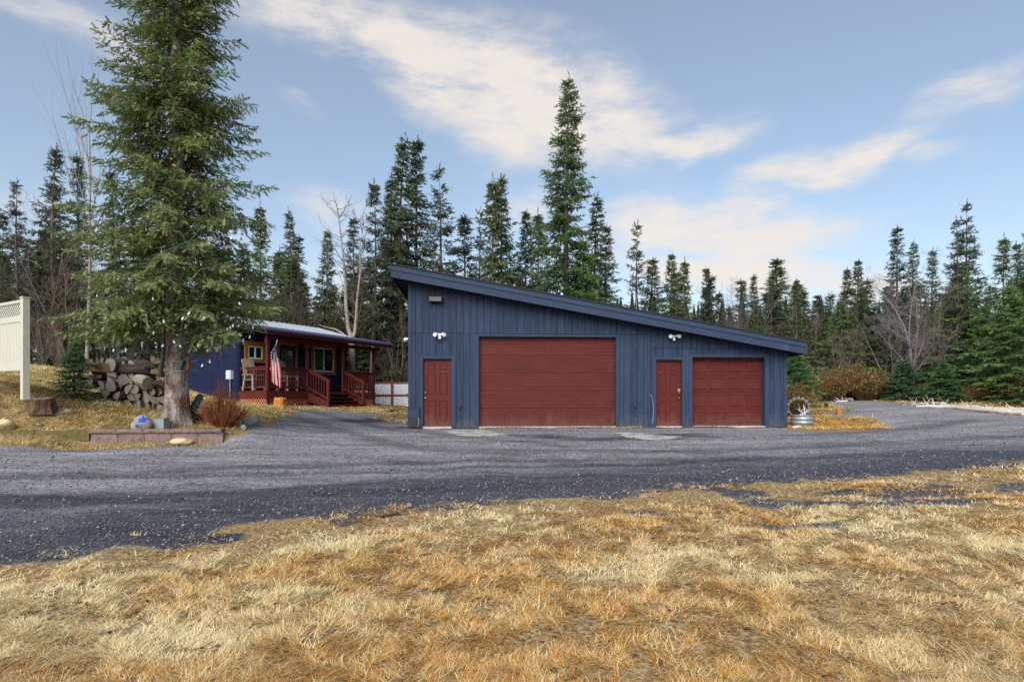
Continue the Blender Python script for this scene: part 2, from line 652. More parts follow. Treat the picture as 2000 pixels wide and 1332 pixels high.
xs = axis([(-700, -120, 40), (-120, -40, 5), (-40, -15, .5), (-15, 14, .14), (14, 40, .5), (40, 120, 5), (120, 700, 40)])
ys = axis([(-120, -6, 6), (-6, 2, .5), (2, 22, .14), (22, 46, .4), (46, 120, 4), (120, 900, 30)])
GX, GY = np.meshgrid(xs, ys)
GZ = gz(GX, GY)
GM = gravel_mask(GX, GY) + edge_noise(GX, GY) * 0.9
onl = sstep(.5, .35, GM)
GZ = GZ + onl * sstep(25, 8, GY) * (fbm(GX * 3.1, GY * 3.1, 3, 6) - .42) * .05        # hummocky turf
trk = np.exp(-((GY - (8.3 + GX * .17 + np.sin(GX * .5) * .15)) / .16) ** 2) + np.exp(-((GY - (9.9 + GX * .13)) / .18) ** 2)
GZ = GZ - (1 - onl) * trk * .02
nx, ny = len(xs), len(ys)
idx = np.arange(nx * ny).reshape(ny, nx)
F = np.stack([idx[:-1, :-1], idx[:-1, 1:], idx[1:, 1:], idx[1:, :-1]], -1).reshape(-1, 4)
gme = np_mesh('ground', np.stack([GX, GY, GZ], -1).reshape(-1, 3), F, smooth=True)
# wetness: darker damp band by the lawn edge and along the tracks
dl = seg_dist(GX, GY, LAWN_EDGE, False)
wet = sstep(3.4, .4, dl) * .95 * (1 - onl) + .5 * trk * (1 - onl)
for (mx_, my_, rx, ry) in MUD:
    wet = np.maximum(wet, sstep(1.6, .6, np.sqrt(((GX - mx_) / rx) ** 2 + ((GY - my_) / ry) ** 2)) * .8)
wet = np.maximum(wet, sstep(.6, .1, seg_dist(GX, GY, [(-3.2, 18.1), (8.4, 18.75)], False)) * .75)
for (pl, w_, k_) in (([(-200, 1000), (0, 985), (300, 975), (600, 957), (900, 946), (1250, 932)], .42, .9), ([(1000, 965), (1400, 935), (1700, 912), (2000, 888), (2300, 870)], .42, 1.0),
                     ([(-200, 940), (0, 930), (400, 915), (800, 903), (1300, 895)], .22, .55), ([(880, 880), (1200, 884), (1600, 872), (2000, 850)], .30, .5),
                     ([(560, 806), (640, 835), (800, 872), (1000, 890)], .28, .45), ([(600, 802), (720, 830), (900, 852), (1100, 872)], .28, .45), ([(1010, 850), (1150, 858), (1360, 850)], .45, .7),
                     ([(1560, 850), (1750, 840), (1900, 820)], .35, .45), ([(700, 822), (770, 820)], .7, 1.0)):
    PL = [ground_at(*q) for q in pl]
    wet = np.maximum(wet, k_ * sstep(w_ * 1.9, w_ * .3, seg_dist(GX, GY, PL, False) + (fbm(GX * 1.5, GY * 3, 3, 15) - .5) * w_ * 1.6))
for nm, arr in (('gravel', GM), ('wet', wet), ('forest', sstep(30, 36, GY) + sstep(-14, -17, GX) * sstep(14, 18, GY))):
    a = gme.attributes.new(nm, 'FLOAT', 'POINT')
    a.data.foreach_set('value', np.clip(arr, -5, 5).astype(np.float32).ravel())


def ground_material():
    m = bpy.data.materials.new('ground')
    m.use_nodes = True
    n, l = m.node_tree.nodes, m.node_tree.links
    b = n['Principled BSDF']

    def attr(nm):
        a = n.new('ShaderNodeAttribute')
        a.attribute_name = nm
        return a.outputs['Fac']

    def noise(scale, detail=5, rough=.6, stretch=(1, 1, 1)):
        mp = n.new('ShaderNodeMapping')
        mp.inputs['Scale'].default_value = stretch
        l.new(tcn.outputs['Object'], mp.inputs[0])
        z = n.new('ShaderNodeTexNoise')
        z.inputs['Scale'].default_value = scale
        z.inputs['Detail'].default_value = detail
        z.inputs['Roughness'].default_value = rough
        l.new(mp.outputs[0], z.inputs['Vector'])
        return z.outputs['Fac']

    def ramp(fac, stops):
        r = n.new('ShaderNodeValToRGB')
        e = r.color_ramp.elements
        e[0].position, e[0].color = stops[0]
        e[1].position, e[1].color = stops[-1]
        for p, c in stops[1:-1]:
            x = e.new(p)
            x.color = c
        l.new(fac, r.inputs[0])
        return r.outputs[0]

    def mixc(f, a, b_, mode='MIX'):
        x = n.new('ShaderNodeMix')
        x.data_type = 'RGBA'
        x.blend_type = mode
        for s, i in ((f, 'Factor'), (a, 'A'), (b_, 'B')):
            if isinstance(s, (float, int, tuple)):
                x.inputs[i].default_value = s
            else:
                l.new(s, x.inputs[i])
        return x.outputs['Result']

    def mth(op, a, b_=None, clamp=False):
        x = n.new('ShaderNodeMath')
        x.operation = op
        x.use_clamp = clamp
        for i, s in enumerate((a, b_)):
            if s is None:
                continue
            if isinstance(s, (int, float)):
                x.inputs[i].default_value = s
            else:
                l.new(s, x.inputs[i])
        return x.outputs[0]
    tcn = n.new('ShaderNodeTexCoord')
    # gravel: speckled stone chips over grey dust
    vor = n.new('ShaderNodeTexVoronoi')
    vor.inputs['Scale'].default_value = 26
    l.new(tcn.outputs['Object'], vor.inputs['Vector'])
    sepc = n.new('ShaderNodeSeparateColor')
    l.new(vor.outputs['Color'], sepc.inputs[0])
    chips = ramp(sepc.outputs[0], [(0, srgb(66, 66, 72)), (.5, srgb(118, 118, 124)), (.86, srgb(150, 149, 152)), (1, srgb(178, 174, 168))])
    dust = ramp(noise(1.1, 6, .65, (.35, 1.6, 1)), [(.3, srgb(90, 88, 92)), (.55, srgb(128, 126, 130)), (.72, srgb(168, 164, 164))])
    grav = mixc(.5, dust, chips)
    streak = ramp(noise(2.0, 8, .78, (.22, 1.5, 1)), [(.36, (.34, .34, .38, 1)), (.47, (.85, .85, .87, 1)), (.56, (1.05, 1.05, 1.05, 1)), (.68, (1.45, 1.42, 1.40, 1))])
    grav = mixc(.8, grav, streak, 'MULTIPLY')
    wetn = mth('MULTIPLY', attr('wet'), mth('MULTIPLY', noise(2.4, 6, .7, (.35, 1.5, 1)), 2.4), True)
    grav = mixc(wetn, grav, mixc(1.0, grav, (.25, .255, .30, 1), 'MULTIPLY'))
    # turf: straw thatch over dark soil
    tn = noise(26, 7, .78, (1, 1, 1))
    turf = ramp(tn, [(.36, srgb(66, 54, 40)), (.47, srgb(122, 102, 72)), (.58, srgb(176, 152, 112)), (.72, srgb(212, 190, 148))])
    patch = ramp(noise(.9, 5, .6), [(.35, srgb(200, 170, 120)), (.55, srgb(226, 214, 186)), (.7, srgb(214, 212, 170))])
    turf = mixc(.35, turf, patch, 'MULTIPLY')
    duff = ramp(noise(5, 6, .7), [(.3, srgb(48, 40, 30)), (.55, srgb(98, 80, 56)), (.75, srgb(140, 118, 76))])
    turf = mixc(mth('MULTIPLY', attr('forest'), 1.0, True), turf, duff)
    edge = mth('ADD', attr('gravel'), mth('MULTIPLY', mth('SUBTRACT', noise(7, 5, .7), .5), .55))
    mr = n.new('ShaderNodeMapRange')
    mr.inputs['From Min'].default_value = .44
    mr.inputs['From Max'].default_value = .58
    l.new(edge, mr.inputs['Value'])
    colr = mixc(mr.outputs[0], turf, grav)
    l.new(colr, b.inputs['Base Color'])
    rg = mth('SUBTRACT', .92, mth('MULTIPLY', mth('MULTIPLY', wetn, mr.outputs[0]), .38))
    l.new(rg, b.inputs['Roughness'])
    b.inputs['Specular IOR Level'].default_value = .35
    hb = mth('ADD', mth('MULTIPLY', vor.outputs['Distance'], .5), noise(60, 4, .7))
    bp = n.new('ShaderNodeBump')
    bp.inputs['Strength'].default_value = .55
    bp.inputs['Distance'].default_value = .02
    l.new(hb, bp.inputs['Height'])
    l.new(bp.outputs[0], b.inputs['Normal'])
    return m


gme.materials.append(ground_material())
ground = link('ground', gme)
ground['kind'] = 'structure'
ground['label'] = 'grey gravel drive and straw coloured turf of the yard'

# ------------------------------------------------------------------ garage
navy = pmat('garage_paint', srgb(43, 56, 79),   .75, .24, 2.2, .35, 90, (6, 6, .5), jitter=.13, spec=.25, contrast=1.3, dirt=srgb(76, 80, 88), scuff=srgb(40, 48, 66))
navy_trim = pmat('garage_trim_paint', srgb(45, 58, 81), .68, .14, 3, .2, 80, (1, 1, 1), jitter=.06, spec=.25, scuff=srgb(74, 84, 106))
red_door = pmat('oxblood_door_paint', srgb(85, 28, 23), .5, .14, 2.5, .05, 60, jitter=.05, spec=.25, dirt=srgb(100, 70, 64), scuff=srgb(100, 46, 42))
red_over = pmat('oxblood_overhead_paint', srgb(84, 31, 27), .55, .2, 1.6, .04, 60, (.6, 1, 2), jitter=.07, spec=.25, dirt=srgb(92, 62, 58), scuff=srgb(104, 58, 56))
black_roof = pmat('dark_roofing', srgb(38, 40, 48), .85, .2, 9, .4, 70)
soffit_m = pmat('dark_soffit', srgb(58, 66, 86), .8, .15, 4)
brass = pmat('worn_brass', srgb(190, 160, 100), .35, .1, 20, metal=1.0)
steel = pmat('dull_steel', srgb(180, 180, 180), .4, .1, 20, metal=1.0)
white_pl = pmat('white_plastic', srgb(225, 226, 228), .45, .04, 20, jitter=.03)
black_pl = pmat('black_plastic', srgb(34, 35, 40), .45, .1, 20, jitter=.05)
lens_m = pmat('lamp_lens', srgb(120, 124, 130), .4, .05, 20, spec=.7)
concrete = pmat('weathered_concrete', srgb(168, 163, 156), .9, .18, 6, .4, 50, contrast=1.4)

GO = np.array((-3.055, 18.15))
GA = math.atan2(.0549, .9985)
GU = np.array((math.cos(GA), math.sin(GA)))
GV = np.array((-math.sin(GA), math.cos(GA)))


def gl(px, py, v=0.0):
    """photo point -> (u, z) on the garage front, v metres behind its face"""
    k = (px - 1000) / FPX
    o = GO + GV * v
    u = (k * o[1] - o[0]) / (GU[0] - k * GU[1])
    d = o[1] + GU[1] * u
    return u, CAMZ - (py - HORIZ) / FPX * d


garage = thing('garage', 'slate blue garage with one long sloping roof and four dark red doors', 'garage', (GO[0], GO[1], 0), GA)
GL, GD = gl(1536, 800)[0], 9.5
OV = -.45                                         # front overhang
# rake line: underside of the fascia on the overhang plane
fu0, fz0 = gl(763, 541, OV)
fu1, fz1 = gl(1575, 692, OV)
rs = (fz1 - fz0) / (fu1 - fu0)


def rake(u):
    return fz0 + rs * (u - fu0)


J1 = gl(850, 651)[1]                              # horizontal joint in the siding
J2 = gl(1400, 681)[1]
UC = gl(1268, 700)[0]                             # seam between the two bays
FLOORZ = -.12
doors = {}
for key, (x0, x1, yt, yb) in dict(man1=(825, 883, 700, 833), big=(934, 1204, 657, 833), man2=(1280, 1333, 702, 833), small=(1351, 1495, 697, 833)).items():
    doors[key] = (gl(x0, 760)[0], gl(x1, 760)[0], 0.0, gl((x0 + x1) / 2, yt)[1])
REC = dict(man1=.09, big=.14, man2=.10, small=.22)

# carcass
mb = MB()
cuts = [0.0]
for k in ('man1', 'big', 'man2', 'small'):
    cuts += [doors[k][0], doors[k][1]]
cuts.append(GL)
bz = {k: doors[k] for k in doors}
for i in range(len(cuts) - 1):
    a, b = cuts[i], cuts[i + 1]
    z0 = FLOORZ
    for k in doors:
        if abs(doors[k][0] - a) < 1e-6:
            z0 = doors[k][3]
    za, zb = rake(a) + .2, rake(b) + .2
    mb.hexa([(a, .024, z0), (b, .024, z0), (b, .25, z0), (a, .25, z0), (a, .024, za), (b, .024, zb), (b, .25, zb), (a, .25, za)])
for (a, b, v0, v1) in ((0, .2, .25, GD), (GL - .2, GL, .25, GD)):
    mb.hexa([(a, v0, FLOORZ), (b, v0, FLOORZ), (b, v1, FLOORZ), (a, v1, FLOORZ), (a, v0, rake(a) + .2), (b, v0, rake(b) + .2), (b, v1, rake(b) + .2), (a, v1, rake(a) + .2)])
mb.hexa([(.2, GD - .2, FLOORZ), (GL - .2, GD - .2, FLOORZ), (GL - .2, GD, FLOORZ), (.2, GD, FLOORZ), (.2, GD - .2, rake(.2) + .2), (GL - .2, GD - .2, rake(GL) + .2), (GL - .2, GD, rake(GL) + .2), (.2, GD, rake(.2) + .2)])
wall = mb.build('wall', navy, garage)

# siding boards, one by one
PITCH, GAP = 13.2 / FPX * 18.3, .011


def board(a, b, z0, za, zb):
    g = GAP / 2
    w = .0
    MB().hexa([(a + g, w, z0), (b - g, w, z0), (b - g, .024, z0), (a + g, .024, z0), (a + g, w, za), (b - g, w, zb), (b - g, .024, zb), (a + g, .024, za)]).build('board', navy, wall)


def free_spans(a, b):
    """vertical spans of the strip a..b that no door opening takes"""
    for k in doors:
        if a >= doors[k][0] - 1e-6 and b <= doors[k][1] + 1e-6:
            return doors[k][3]
    return None


def column(a, b):
    top = lambda u: rake(u) + .06
    j = J1 if b <= UC + 1e-6 else J2
    od = free_spans(a, b)
    lo = FLOORZ + .1
    start = od if od is not None else lo
    if start < j - .05:
        board(a, b, start + (.0 if od is None else 0.0), j - .006, j - .006)
        board(a, b, j + .006, top(a), top(b))
    else:
        board(a, b, max(start, j + .006), top(a), top(b))


edges = sorted(set([0.0, UC, GL] + [e for k in doors for e in doors[k][:2]]))
for i in range(len(edges) - 1):
    a, b = edges[i], edges[i + 1]
    k0 = math.floor(a / PITCH + 1e-6) + 1
    xsn = [a] + [k * PITCH for k in range(k0, int(b / PITCH) + 1) if k * PITCH - a > .03 and b - k * PITCH > .03] + [b]
    for p, q in zip(xsn[:-1], xsn[1:]):
        column(p, q)

# trims and linings of the openings
for k, (a, b, z0, z1) in doors.items():
    t = {'man1': .10, 'big': .07, 'man2': .09, 'small': .09}[k]
    mbx = MB()
    mbx.box(a - t, a, -.022, -.001, FLOORZ + .1, z1)
    mbx.box(b, b + t, -.022, -.001, FLOORZ + .1, z1)
    mbx.box(a - t, b + t, -.025, -.001, z1 + .001, z1 + t * .8)
    mbx.box(a - .001, a + .02, -.012, REC[k] + .08, FLOORZ + .1, z1 - .021)
    mbx.box(b - .02, b + .001, -.012, REC[k] + .08, FLOORZ + .1, z1 - .021)
    mbx.box(a - .001, b + .001, -.012, REC[k] + .08, z1 - .02, z1 + .001)
    mbx.build('door_trim', navy_trim, garage)
    MB().box(a + .021, b - .021, -.03, REC[k] + .06, -.12, .012).build('sill', concrete, garage)
MB().box(UC - .05, UC + .03, -.02, -.001, FLOORZ + .1, rake(UC) + .03).build('seam_board', navy_trim, garage)
MB().box(GL - .09, GL + .012, -.018, -.001, FLOORZ + .1, rake(GL) + .03).build('corner_board', navy_trim, garage)
MB().box(-.012, .07, -.018, -.001, FLOORZ + .1, rake(0) + .03).build('corner_board', navy_trim, garage)
MB().box(0, GL, .03, .26, -.3, FLOORZ + .09).build('footing', concrete, garage)
MB().box(.25, GL - .25, .3, GD - .3, -.08, -.02).build('floor_slab', concrete, garage)


def inset_panel(a, b, z0, z1, v, rim=.028, depth=.012):
    """a raised field with a sunk moulding round it, standing on plane v (towards -v)"""
    m = MB()
    o = [(a, z0), (b, z0), (b, z1), (a, z1)]
    i1 = [(a + rim * .5, z0 + rim * .5), (b - rim * .5, z0 + rim * .5), (b - rim * .5, z1 - rim * .5), (a + rim * .5, z1 - rim * .5)]
    i2 = [(a + rim, z0 + rim), (b - rim, z0 + rim), (b - rim, z1 - rim), (a + rim, z1 - rim)]
    V = [(p[0], v - .003, p[1]) for p in o] + [(p[0], v - .003 - depth, p[1]) for p in i1] + [(p[0], v - .005, p[1]) for p in i2]
    F = []
    for k in range(4):
        k2 = (k + 1) % 4
        F += [(k, k2, 4 + k2, 4 + k), (4 + k, 4 + k2, 8 + k2, 8 + k)]
    F.append((8, 9, 10, 11))
    m.add(V, F)
    return m


def man_door(key, knob_left):
    a, b, z0, z1 = doors[key]
    a, b, z0, z1 = a + .024, b - .024, .02, z1 - .024
    v = REC[key]
    d = MB().box(a, b, v, v + .045, z0, z1).build('door', red_door, garage)
    w, h = b - a, z1 - z0
    for (x0, x1) in ((.15, .43), (.57, .85)):
        for (y0, y1) in ((.845, .925), (.475, .80), (.10, .39)):
            inset_panel(a + w * x0, a + w * x1, z0 + h * y0, z0 + h * y1, v).build('panel', red_door, d)
    ux = a + .06 if knob_left else b - .06
    for zz, r, mt in ((z0 + h * .50, .028, brass), (z0 + h * .425, .032, steel if knob_left else brass)):
        m = MB()
        m.tube([(ux, v, zz), (ux, v - .012, zz), (ux, v - .03, zz), (ux, v - .05, zz), (ux, v - .062, zz)], [r, r * .95, r * .45, r, r * .6], 12)
        m.build('knob', mt, d)
    if not knob_left:
        MB().box(ux - .045, ux + .03, v - .05, v - .001, z0 + h * .52, z0 + h * .565).build('padlock_hasp', steel, d)
    return d


man_door('man1', True)
man_door('man2', False)

# large ribbed overhead door: five sections
a, b, z0, z1 = doors['big']
a, b, z0, z1 = a + .022, b - .022, .015, z1 - .022
v = REC['big']
od = MB().box(a, b, v + .03, v + .05, z0, z1).build('overhead_door', red_over, garage)
NS = 5
for s_ in range(NS):
    s0 = z0 + (z1 - z0) * s_ / NS + .003
    s1 = z0 + (z1 - z0) * (s_ + 1) / NS - .003
    prof = []
    nr = 5
    for r_ in range(nr):
        c0 = s0 + (s1 - s0) * r_ / nr
        c1 = s0 + (s1 - s0) * (r_ + 1) / nr
        h = c1 - c0
        prof += [(v + .007, c0), (v, c0 + h * .10), (v, c0 + h * .44), (v + .004, c0 + h * .5), (v, c0 + h * .56), (v, c0 + h * .9)]
    prof.append((v + .007, s1))
    V, Fq = [], []
    for (pv, pz) in prof:
        V += [(a, pv, pz), (b, pv, pz)]
    for i in range(len(prof) - 1):
        Fq.append((2 * i, 2 * i + 1, 2 * i + 3, 2 * i + 2))
    m = MB()
    m.add(V, Fq)
    m.box(a, b, v + .008, v + .029, s0, s1)
    m.build('door_section', red_over, od)
MB().box(a, b, v - .01, v + .02, z0 - .02, z0 + .012).build('bottom_seal', black_pl, od)

# smaller overhead door with four by four raised panels
a, b, z0, z1 = doors['small']
a, b, z0, z1 = a + .022, b - .022, .015, z1 - .022
v = REC['small']
od2 = MB().box(a, b, v + .03, v + .05, z0, z1).build('overhead_door', red_over, garage)
for s_ in range(4):
    s0 = z0 + (z1 - z0) * s_ / 4 + .004
    s1 = z0 + (z1 - z0) * (s_ + 1) / 4 - .004
    MB().box(a, b, v, v + .03, s0, s1).build('door_section', red_over, od2)
    for c_ in range(4):
        p0 = a + (b - a) * (c_ + .09) / 4
        p1 = a + (b - a) * (c_ + .91) / 4
        inset_panel(p0, p1, s0 + (s1 - s0) * .15, s0 + (s1 - s0) * .85, v, .035, .014).build('panel', red_over, od2)

# roof: deck, rake boards, drip edge, eaves with rafter tails
sl = math.hypot(1, rs)
RU0, RU1 = fu0, fu1


def sloped(u0, u1, v0, v1, h0, h1, name, mat, parent):
    """slab along the slope between u0..u1, v0..v1, h0..h1 above the rake line"""
    return MB().hexa([(u0, v0, rake(u0) + h0), (u1, v0, rake(u1) + h0), (u1, v1, rake(u1) + h0), (u0, v1, rake(u0) + h0),
                      (u0, v0, rake(u0) + h1), (u1, v0, rake(u1) + h1), (u1, v1, rake(u1) + h1), (u0, v1, rake(u0) + h1)]).build(name, mat, parent)


roof = sloped(RU0 + .03, RU1 - .03, OV + .04, GD + .4, .13, .33, 'roof', soffit_m, garage)
sloped(RU0 - .03, RU1 + .05, OV - .05, GD + .45, .352, .395, 'roofing_sheet', black_roof, roof)
um = gl(1352, 640, OV)[0]
um2 = gl(1000, 580, OV)[0]
for (p, q) in ((RU0, um2 - .002), (um2 + .002, um - .002), (um + .002, RU1)):
    sloped(p, q, OV, OV + .038, .0, .205, 'rake_board', navy_trim, roof)
for (p, q) in ((RU0 - .012, um2 + .9), (um2 + .904, RU1 + .012)):
    sloped(p, q, OV - .024, OV + .036, .208, .345, 'rake_board', navy_trim, roof)
sloped(RU0 - .001, RU0 + .029, OV + .039, GD + .4, .0, .345, 'eave_board', navy_trim, roof)
sloped(RU1 - .029, RU1 + .001, OV + .039, GD + .4, .0, .345, 'eave_board', navy_trim, roof)
rt = None
for i in range(17):
    v0 = OV + .25 + i * .6
    for (p, q) in ((RU0 + .03, -.002), (GL + .002, RU1 - .03)):
        sloped(p, q, v0, v0 + .045, .02, .129, 'rafter_tail', soffit_m, roof)

# lamps, sockets and pipes fixed to the front
u, z = gl(851, 587)
fl = MB().box(u - .19, u + .19, -.10, -.001, z - .04, z + .07)
fl.hexa([(u - .2, -.17, z - .06), (u + .2, -.17, z - .06), (u + .2, -.101, z - .08), (u - .2, -.101, z - .08), (u - .2, -.25, z + .09), (u + .2, -.25, z + .09), (u + .2, -.101, z + .11), (u - .2, -.101, z + .11)])
fo = fl.build('flood_lamp', black_pl, garage)
MB().hexa([(u - .18, -.186, z - .045), (u + .18, -.186, z - .045), (u + .18, -.175, z - .045), (u - .18, -.175, z - .045), (u - .18, -.252, z + .07), (u + .18, -.252, z + .07), (u + .18, -.235, z + .07), (u - .18, -.235, z + .07)]).build('lens', lens_m, fo)
for (px, py) in ((859, 655), (1315, 658)):
    u, z = gl(px, py)
    s = MB()
    s.lathe([(.045, -.03), (.05, 0), (.045, .03)], 12, c=(u, -.03, z))
    s.box(u - .05, u + .05, -.04, -.001, z - .05, z + .05)
    so = s.build('security_lamp', white_pl, garage)
    for sd in (-1, 1):
        h = MB()
        h.tube([(u + sd * .03, -.05, z + .01), (u + sd * .07, -.08, z + .02), (u + sd * .11, -.13, z + .015), (u + sd * .14, -.19, z - .005)], [.02, .035, .055, .06], 12)
        ho = h.build('lamp_head', white_pl, so)
    g = MB()
    g.tube([(u, -.05, z - .04), (u, -.07, z - .07), (u, -.08, z - .12)], [.02, .045, .045], 12)
    g.build('motion_sensor', white_pl, so)
u, z = gl(798, 662)
MB().tube([(u - .01, .1, z), (u - .07, .08, z), (u - .14, .05, z - .03)], [.04, .05, .06], 10).build('side_lamp', white_pl, garage)
for (px, py, mt) in ((898, 795, black_pl), (1239, 791, navy_trim)):
    u, z = gl(px, py)
    s = MB().box(u - .035, u + .035, -.05, -.001, z - .06, z + .06)
    s.box(u - .04, u + .04, -.065, -.05, z + .0, z + .065)
    s.build('outlet_cover', mt, garage)
u0, zc = gl(1267, 771)
cb = MB()
pts = [gl(1267, 771), gl(1271, 773), gl(1274, 783), gl(1276, 796), gl(1275, 812), gl(1274, 828)]
cb.tube([(p[0], -.035, p[1]) for p in pts], .012, 6)
cb.build('cable', pmat('blue_grey_cable', srgb(110, 130, 160), .5), garage)
# utility box on the corner beside the first door
ua, za = gl(797, 797)
ub, zb = gl(819, 815)
bx = MB().box(ua, ub, -.10, -.026, zb + .0, za)
bx.box(ua - .01, ub + .01, -.12, -.026, za + .001, za + .03)
box_o = bx.build('utility_box', navy_trim, garage)
MB().box(ua + .03, ub - .03, -.09, -.026, .0, zb - .002).build('lower_cover', black_pl, box_o)
pc = MB().tube([(ub - .02, -.09, zb), (ub + .0, -.1, zb - .15), (ub - .03, -.09, 0)], .012, 6)
pc.build('pipe', steel, box_o)
# worn concrete apron slabs showing through the gravel
apron = pmat('pale_apron_concrete', srgb(160, 157, 151), .9, .12, 3.5, .3, 40, col2=srgb(108, 106, 106), contrast=2.2, bias=.06)
for (lst, nm, lb) in (([(868, 842), (900, 838), (940, 838), (992, 850), (950, 852), (905, 850), (885, 846)], 'concrete_patch', 'pale concrete patch in the gravel before the wide red door'),
                      ([(1205, 846), (1230, 845), (1270, 849), (1325, 853), (1310, 858), (1260, 856), (1225, 852)], 'concrete_patch', 'pale concrete patch in the gravel before the narrow right-hand door')):
    P = [ground_at(*p) for p in lst]
    # subdivide and roughen the outline
    Q = []
    for i in range(len(P)):
        p, q = np.array(P[i]), np.array(P[(i + 1) % len(P)])
        for t in np.arange(0, 1, .1):
            c = p + (q - p) * t
            Q.append(c + RNG.normal(0, .045, 2))
    c0 = np.mean(Q, axis=0)
    V = [(c0[0], c0[1], float(gz(*c0)) + .012)] + [(x, y, float(gz(x, y)) + .008) for x, y in Q] + [(x, y, float(gz(x, y)) - .05) for x, y in Q]
    n_ = len(Q)
    F = [(0, 1 + i, 1 + (i + 1) % n_) for i in range(n_)] + [(1 + (i + 1) % n_, 1 + i, 1 + n_ + i, 1 + n_ + (i + 1) % n_) for i in range(n_)]
    o = link(nm, np_mesh(nm, V, F, mats=[apron]))
    tag(o, lb, 'concrete patch', 'worn concrete aprons')

# ------------------------------------------------------------------ cabin
cab_blue = pmat('cabin_blue_paint', srgb(17, 30, 64), .6, .14, 3, .15, 60, (4, 4, .6), jitter=.08, spec=.3)
redwood = pmat('redwood_stain', srgb(86, 32, 28), .65, .16, 4, .25, 70, (1, 1, 4), jitter=.08, spec=.3)
lat_m = pmat('lattice_stain', srgb(190, 116, 88), .75, .14, 5, jitter=.06)
wood_trim = pmat('honey_wood_trim', srgb(150, 98, 48), .6, .25, 5, .2, 60, (1, 1, 6), jitter=.12)
galv = pmat('galvalume_roof', srgb(196, 200, 206), .35, .08, 4, metal=.7)
blue_metal = pmat('navy_metal_roof', srgb(50, 62, 92), .4, .1, 4, metal=.3)
vinyl = pmat('white_vinyl_frame', srgb(226, 228, 228), .5, .03, 10, jitter=.02)
grey_wood = pmat('weathered_grey_wood', srgb(150, 138, 124), .85, .2, 5, .3, 60, (1, 1, 5), jitter=.1)
glass = bpy.data.materials.new('window_glass')
glass.use_nodes = True
gb = glass.node_tree.nodes['Principled BSDF']
gb.inputs['Base Color'].default_value = (.012, .016, .022, 1)
gb.inputs['Roughness'].default_value = .04
gb.inputs['Specular IOR Level'].default_value = .8

CO = np.array((-9.6, 24.0))
CA = math.atan2(.874, .486)
CU = np.array((math.cos(CA), math.sin(CA)))
CV = np.array((-math.sin(CA), math.cos(CA)))
BZ = .56                                      # ground at the porch


def cl(px, py, v=0.0):
    k = (px - 1000) / FPX
    o = CO + CV * v
    u = (k * o[1] - o[0]) / (CU[0] - k * CU[1])
    d = o[1] + CU[1] * u
    return u, CAMZ - (py - HORIZ) / FPX * d


cabin = thing('cabin', 'small navy blue cabin with a red-brown covered porch and metal roof', 'cabin', (CO[0], CO[1], 0), CA)
DZ = 1.19                                     # deck top
W, BV, BD = 6.2, 1.6, 4.6                     # porch width, porch depth, body depth
EZ = 3.34                                     # eave underside at the porch front
RIDGE_V = BV + BD / 2
pitch1 = .2
zw = EZ + pitch1 * (BV + .45) + .06           # roof underside over the front wall
pitch2 = .24
zr = zw + pitch2 * (BD / 2)
# body
mb = MB()
mb.box(0, 6.05, BV + .02, BV + .15, .35, zw)
mb.box(0, 6.05, BV + BD - .15, BV + BD, .35, zw - .1)
for uu in (0.02, 5.90):
    mb.add([(uu, BV + .15, .35), (uu, BV + BD - .15, .35), (uu, BV + BD - .15, zw - .1), (uu, RIDGE_V, zr - .05), (uu, BV + .15, zw),
            (uu + .13, BV + .15, .35), (uu + .13, BV + BD - .15, .35), (uu + .13, BV + BD - .15, zw - .1), (uu + .13, RIDGE_V, zr - .05), (uu + .13, BV + .15, zw)],
           [(4, 3, 2, 1, 0), (5, 6, 7, 8, 9), (0, 1, 6, 5), (1, 2, 7, 6), (2, 3, 8, 7), (3, 4, 9, 8), (4, 0, 5, 9)])
cwall = mb.build('wall', cab_blue, cabin)
# board and batten ribs on the side wall and front wall
nb = 23
for i in range(nb):
    v0 = BV + .03 + i * BD / nb
    zt = zw + pitch2 * (v0 - BV) if v0 < RIDGE_V else zr - pitch2 * (v0 - RIDGE_V)
    MB().box(0.0, .022, v0 + .006, v0 + BD / nb - .006, .36, zt - .06).build('board', cab_blue, cwall)
fw = .2
openings = []
for i in range(30):
    u0 = .026 + i * fw
    MB().box(u0 + .005, u0 + fw - .005, BV, BV + .021, 1.2, zw - .02).build('board', cab_blue, cwall)


def window(u0, u1, z0, z1, v, t=.13, mull=True, parent=cabin, name='window'):
    tr = MB()
    tr.box(u0 - t, u0, v - .045, v - .002, z0 - t, z1 + t)
    tr.box(u1, u1 + t, v - .045, v - .002, z0 - t, z1 + t)
    tr.box(u0 - t - .06, u1 + t + .06, v - .055, v - .002, z1 + .001, z1 + t * 1.25)
    tr.box(u0, u1, v - .047, v - .002, z0 - t, z0 - .001)
    win = tr.build(name, wood_trim, parent)
    fr = MB()
    w = .055
    fr.box(u0 + .001, u0 + w, v - .035, v - .003, z0 + .001, z1)
    fr.box(u1 - w, u1 - .001, v - .035, v - .003, z0 + .001, z1)
    fr.box(u0 + w, u1 - w, v - .035, v - .003, z1 - w, z1)
    fr.box(u0 + w, u1 - w, v - .035, v - .003, z0 + .001, z0 + w)
    um_ = (u0 + u1) / 2
    if mull:
        fr.box(um_ - w * .6, um_ + w * .6, v - .032, v - .003, z0 + w, z1 - w)
    fr.build('frame', vinyl, win)
    for (p, q) in ((u0 + w, um_ - w * .6), (um_ + w * .6, u1 - w)):
        MB().box(p + .001, q - .001, v - .015, v - .004, z0 + w, z1 - w).build('pane', glass, win)
    return win


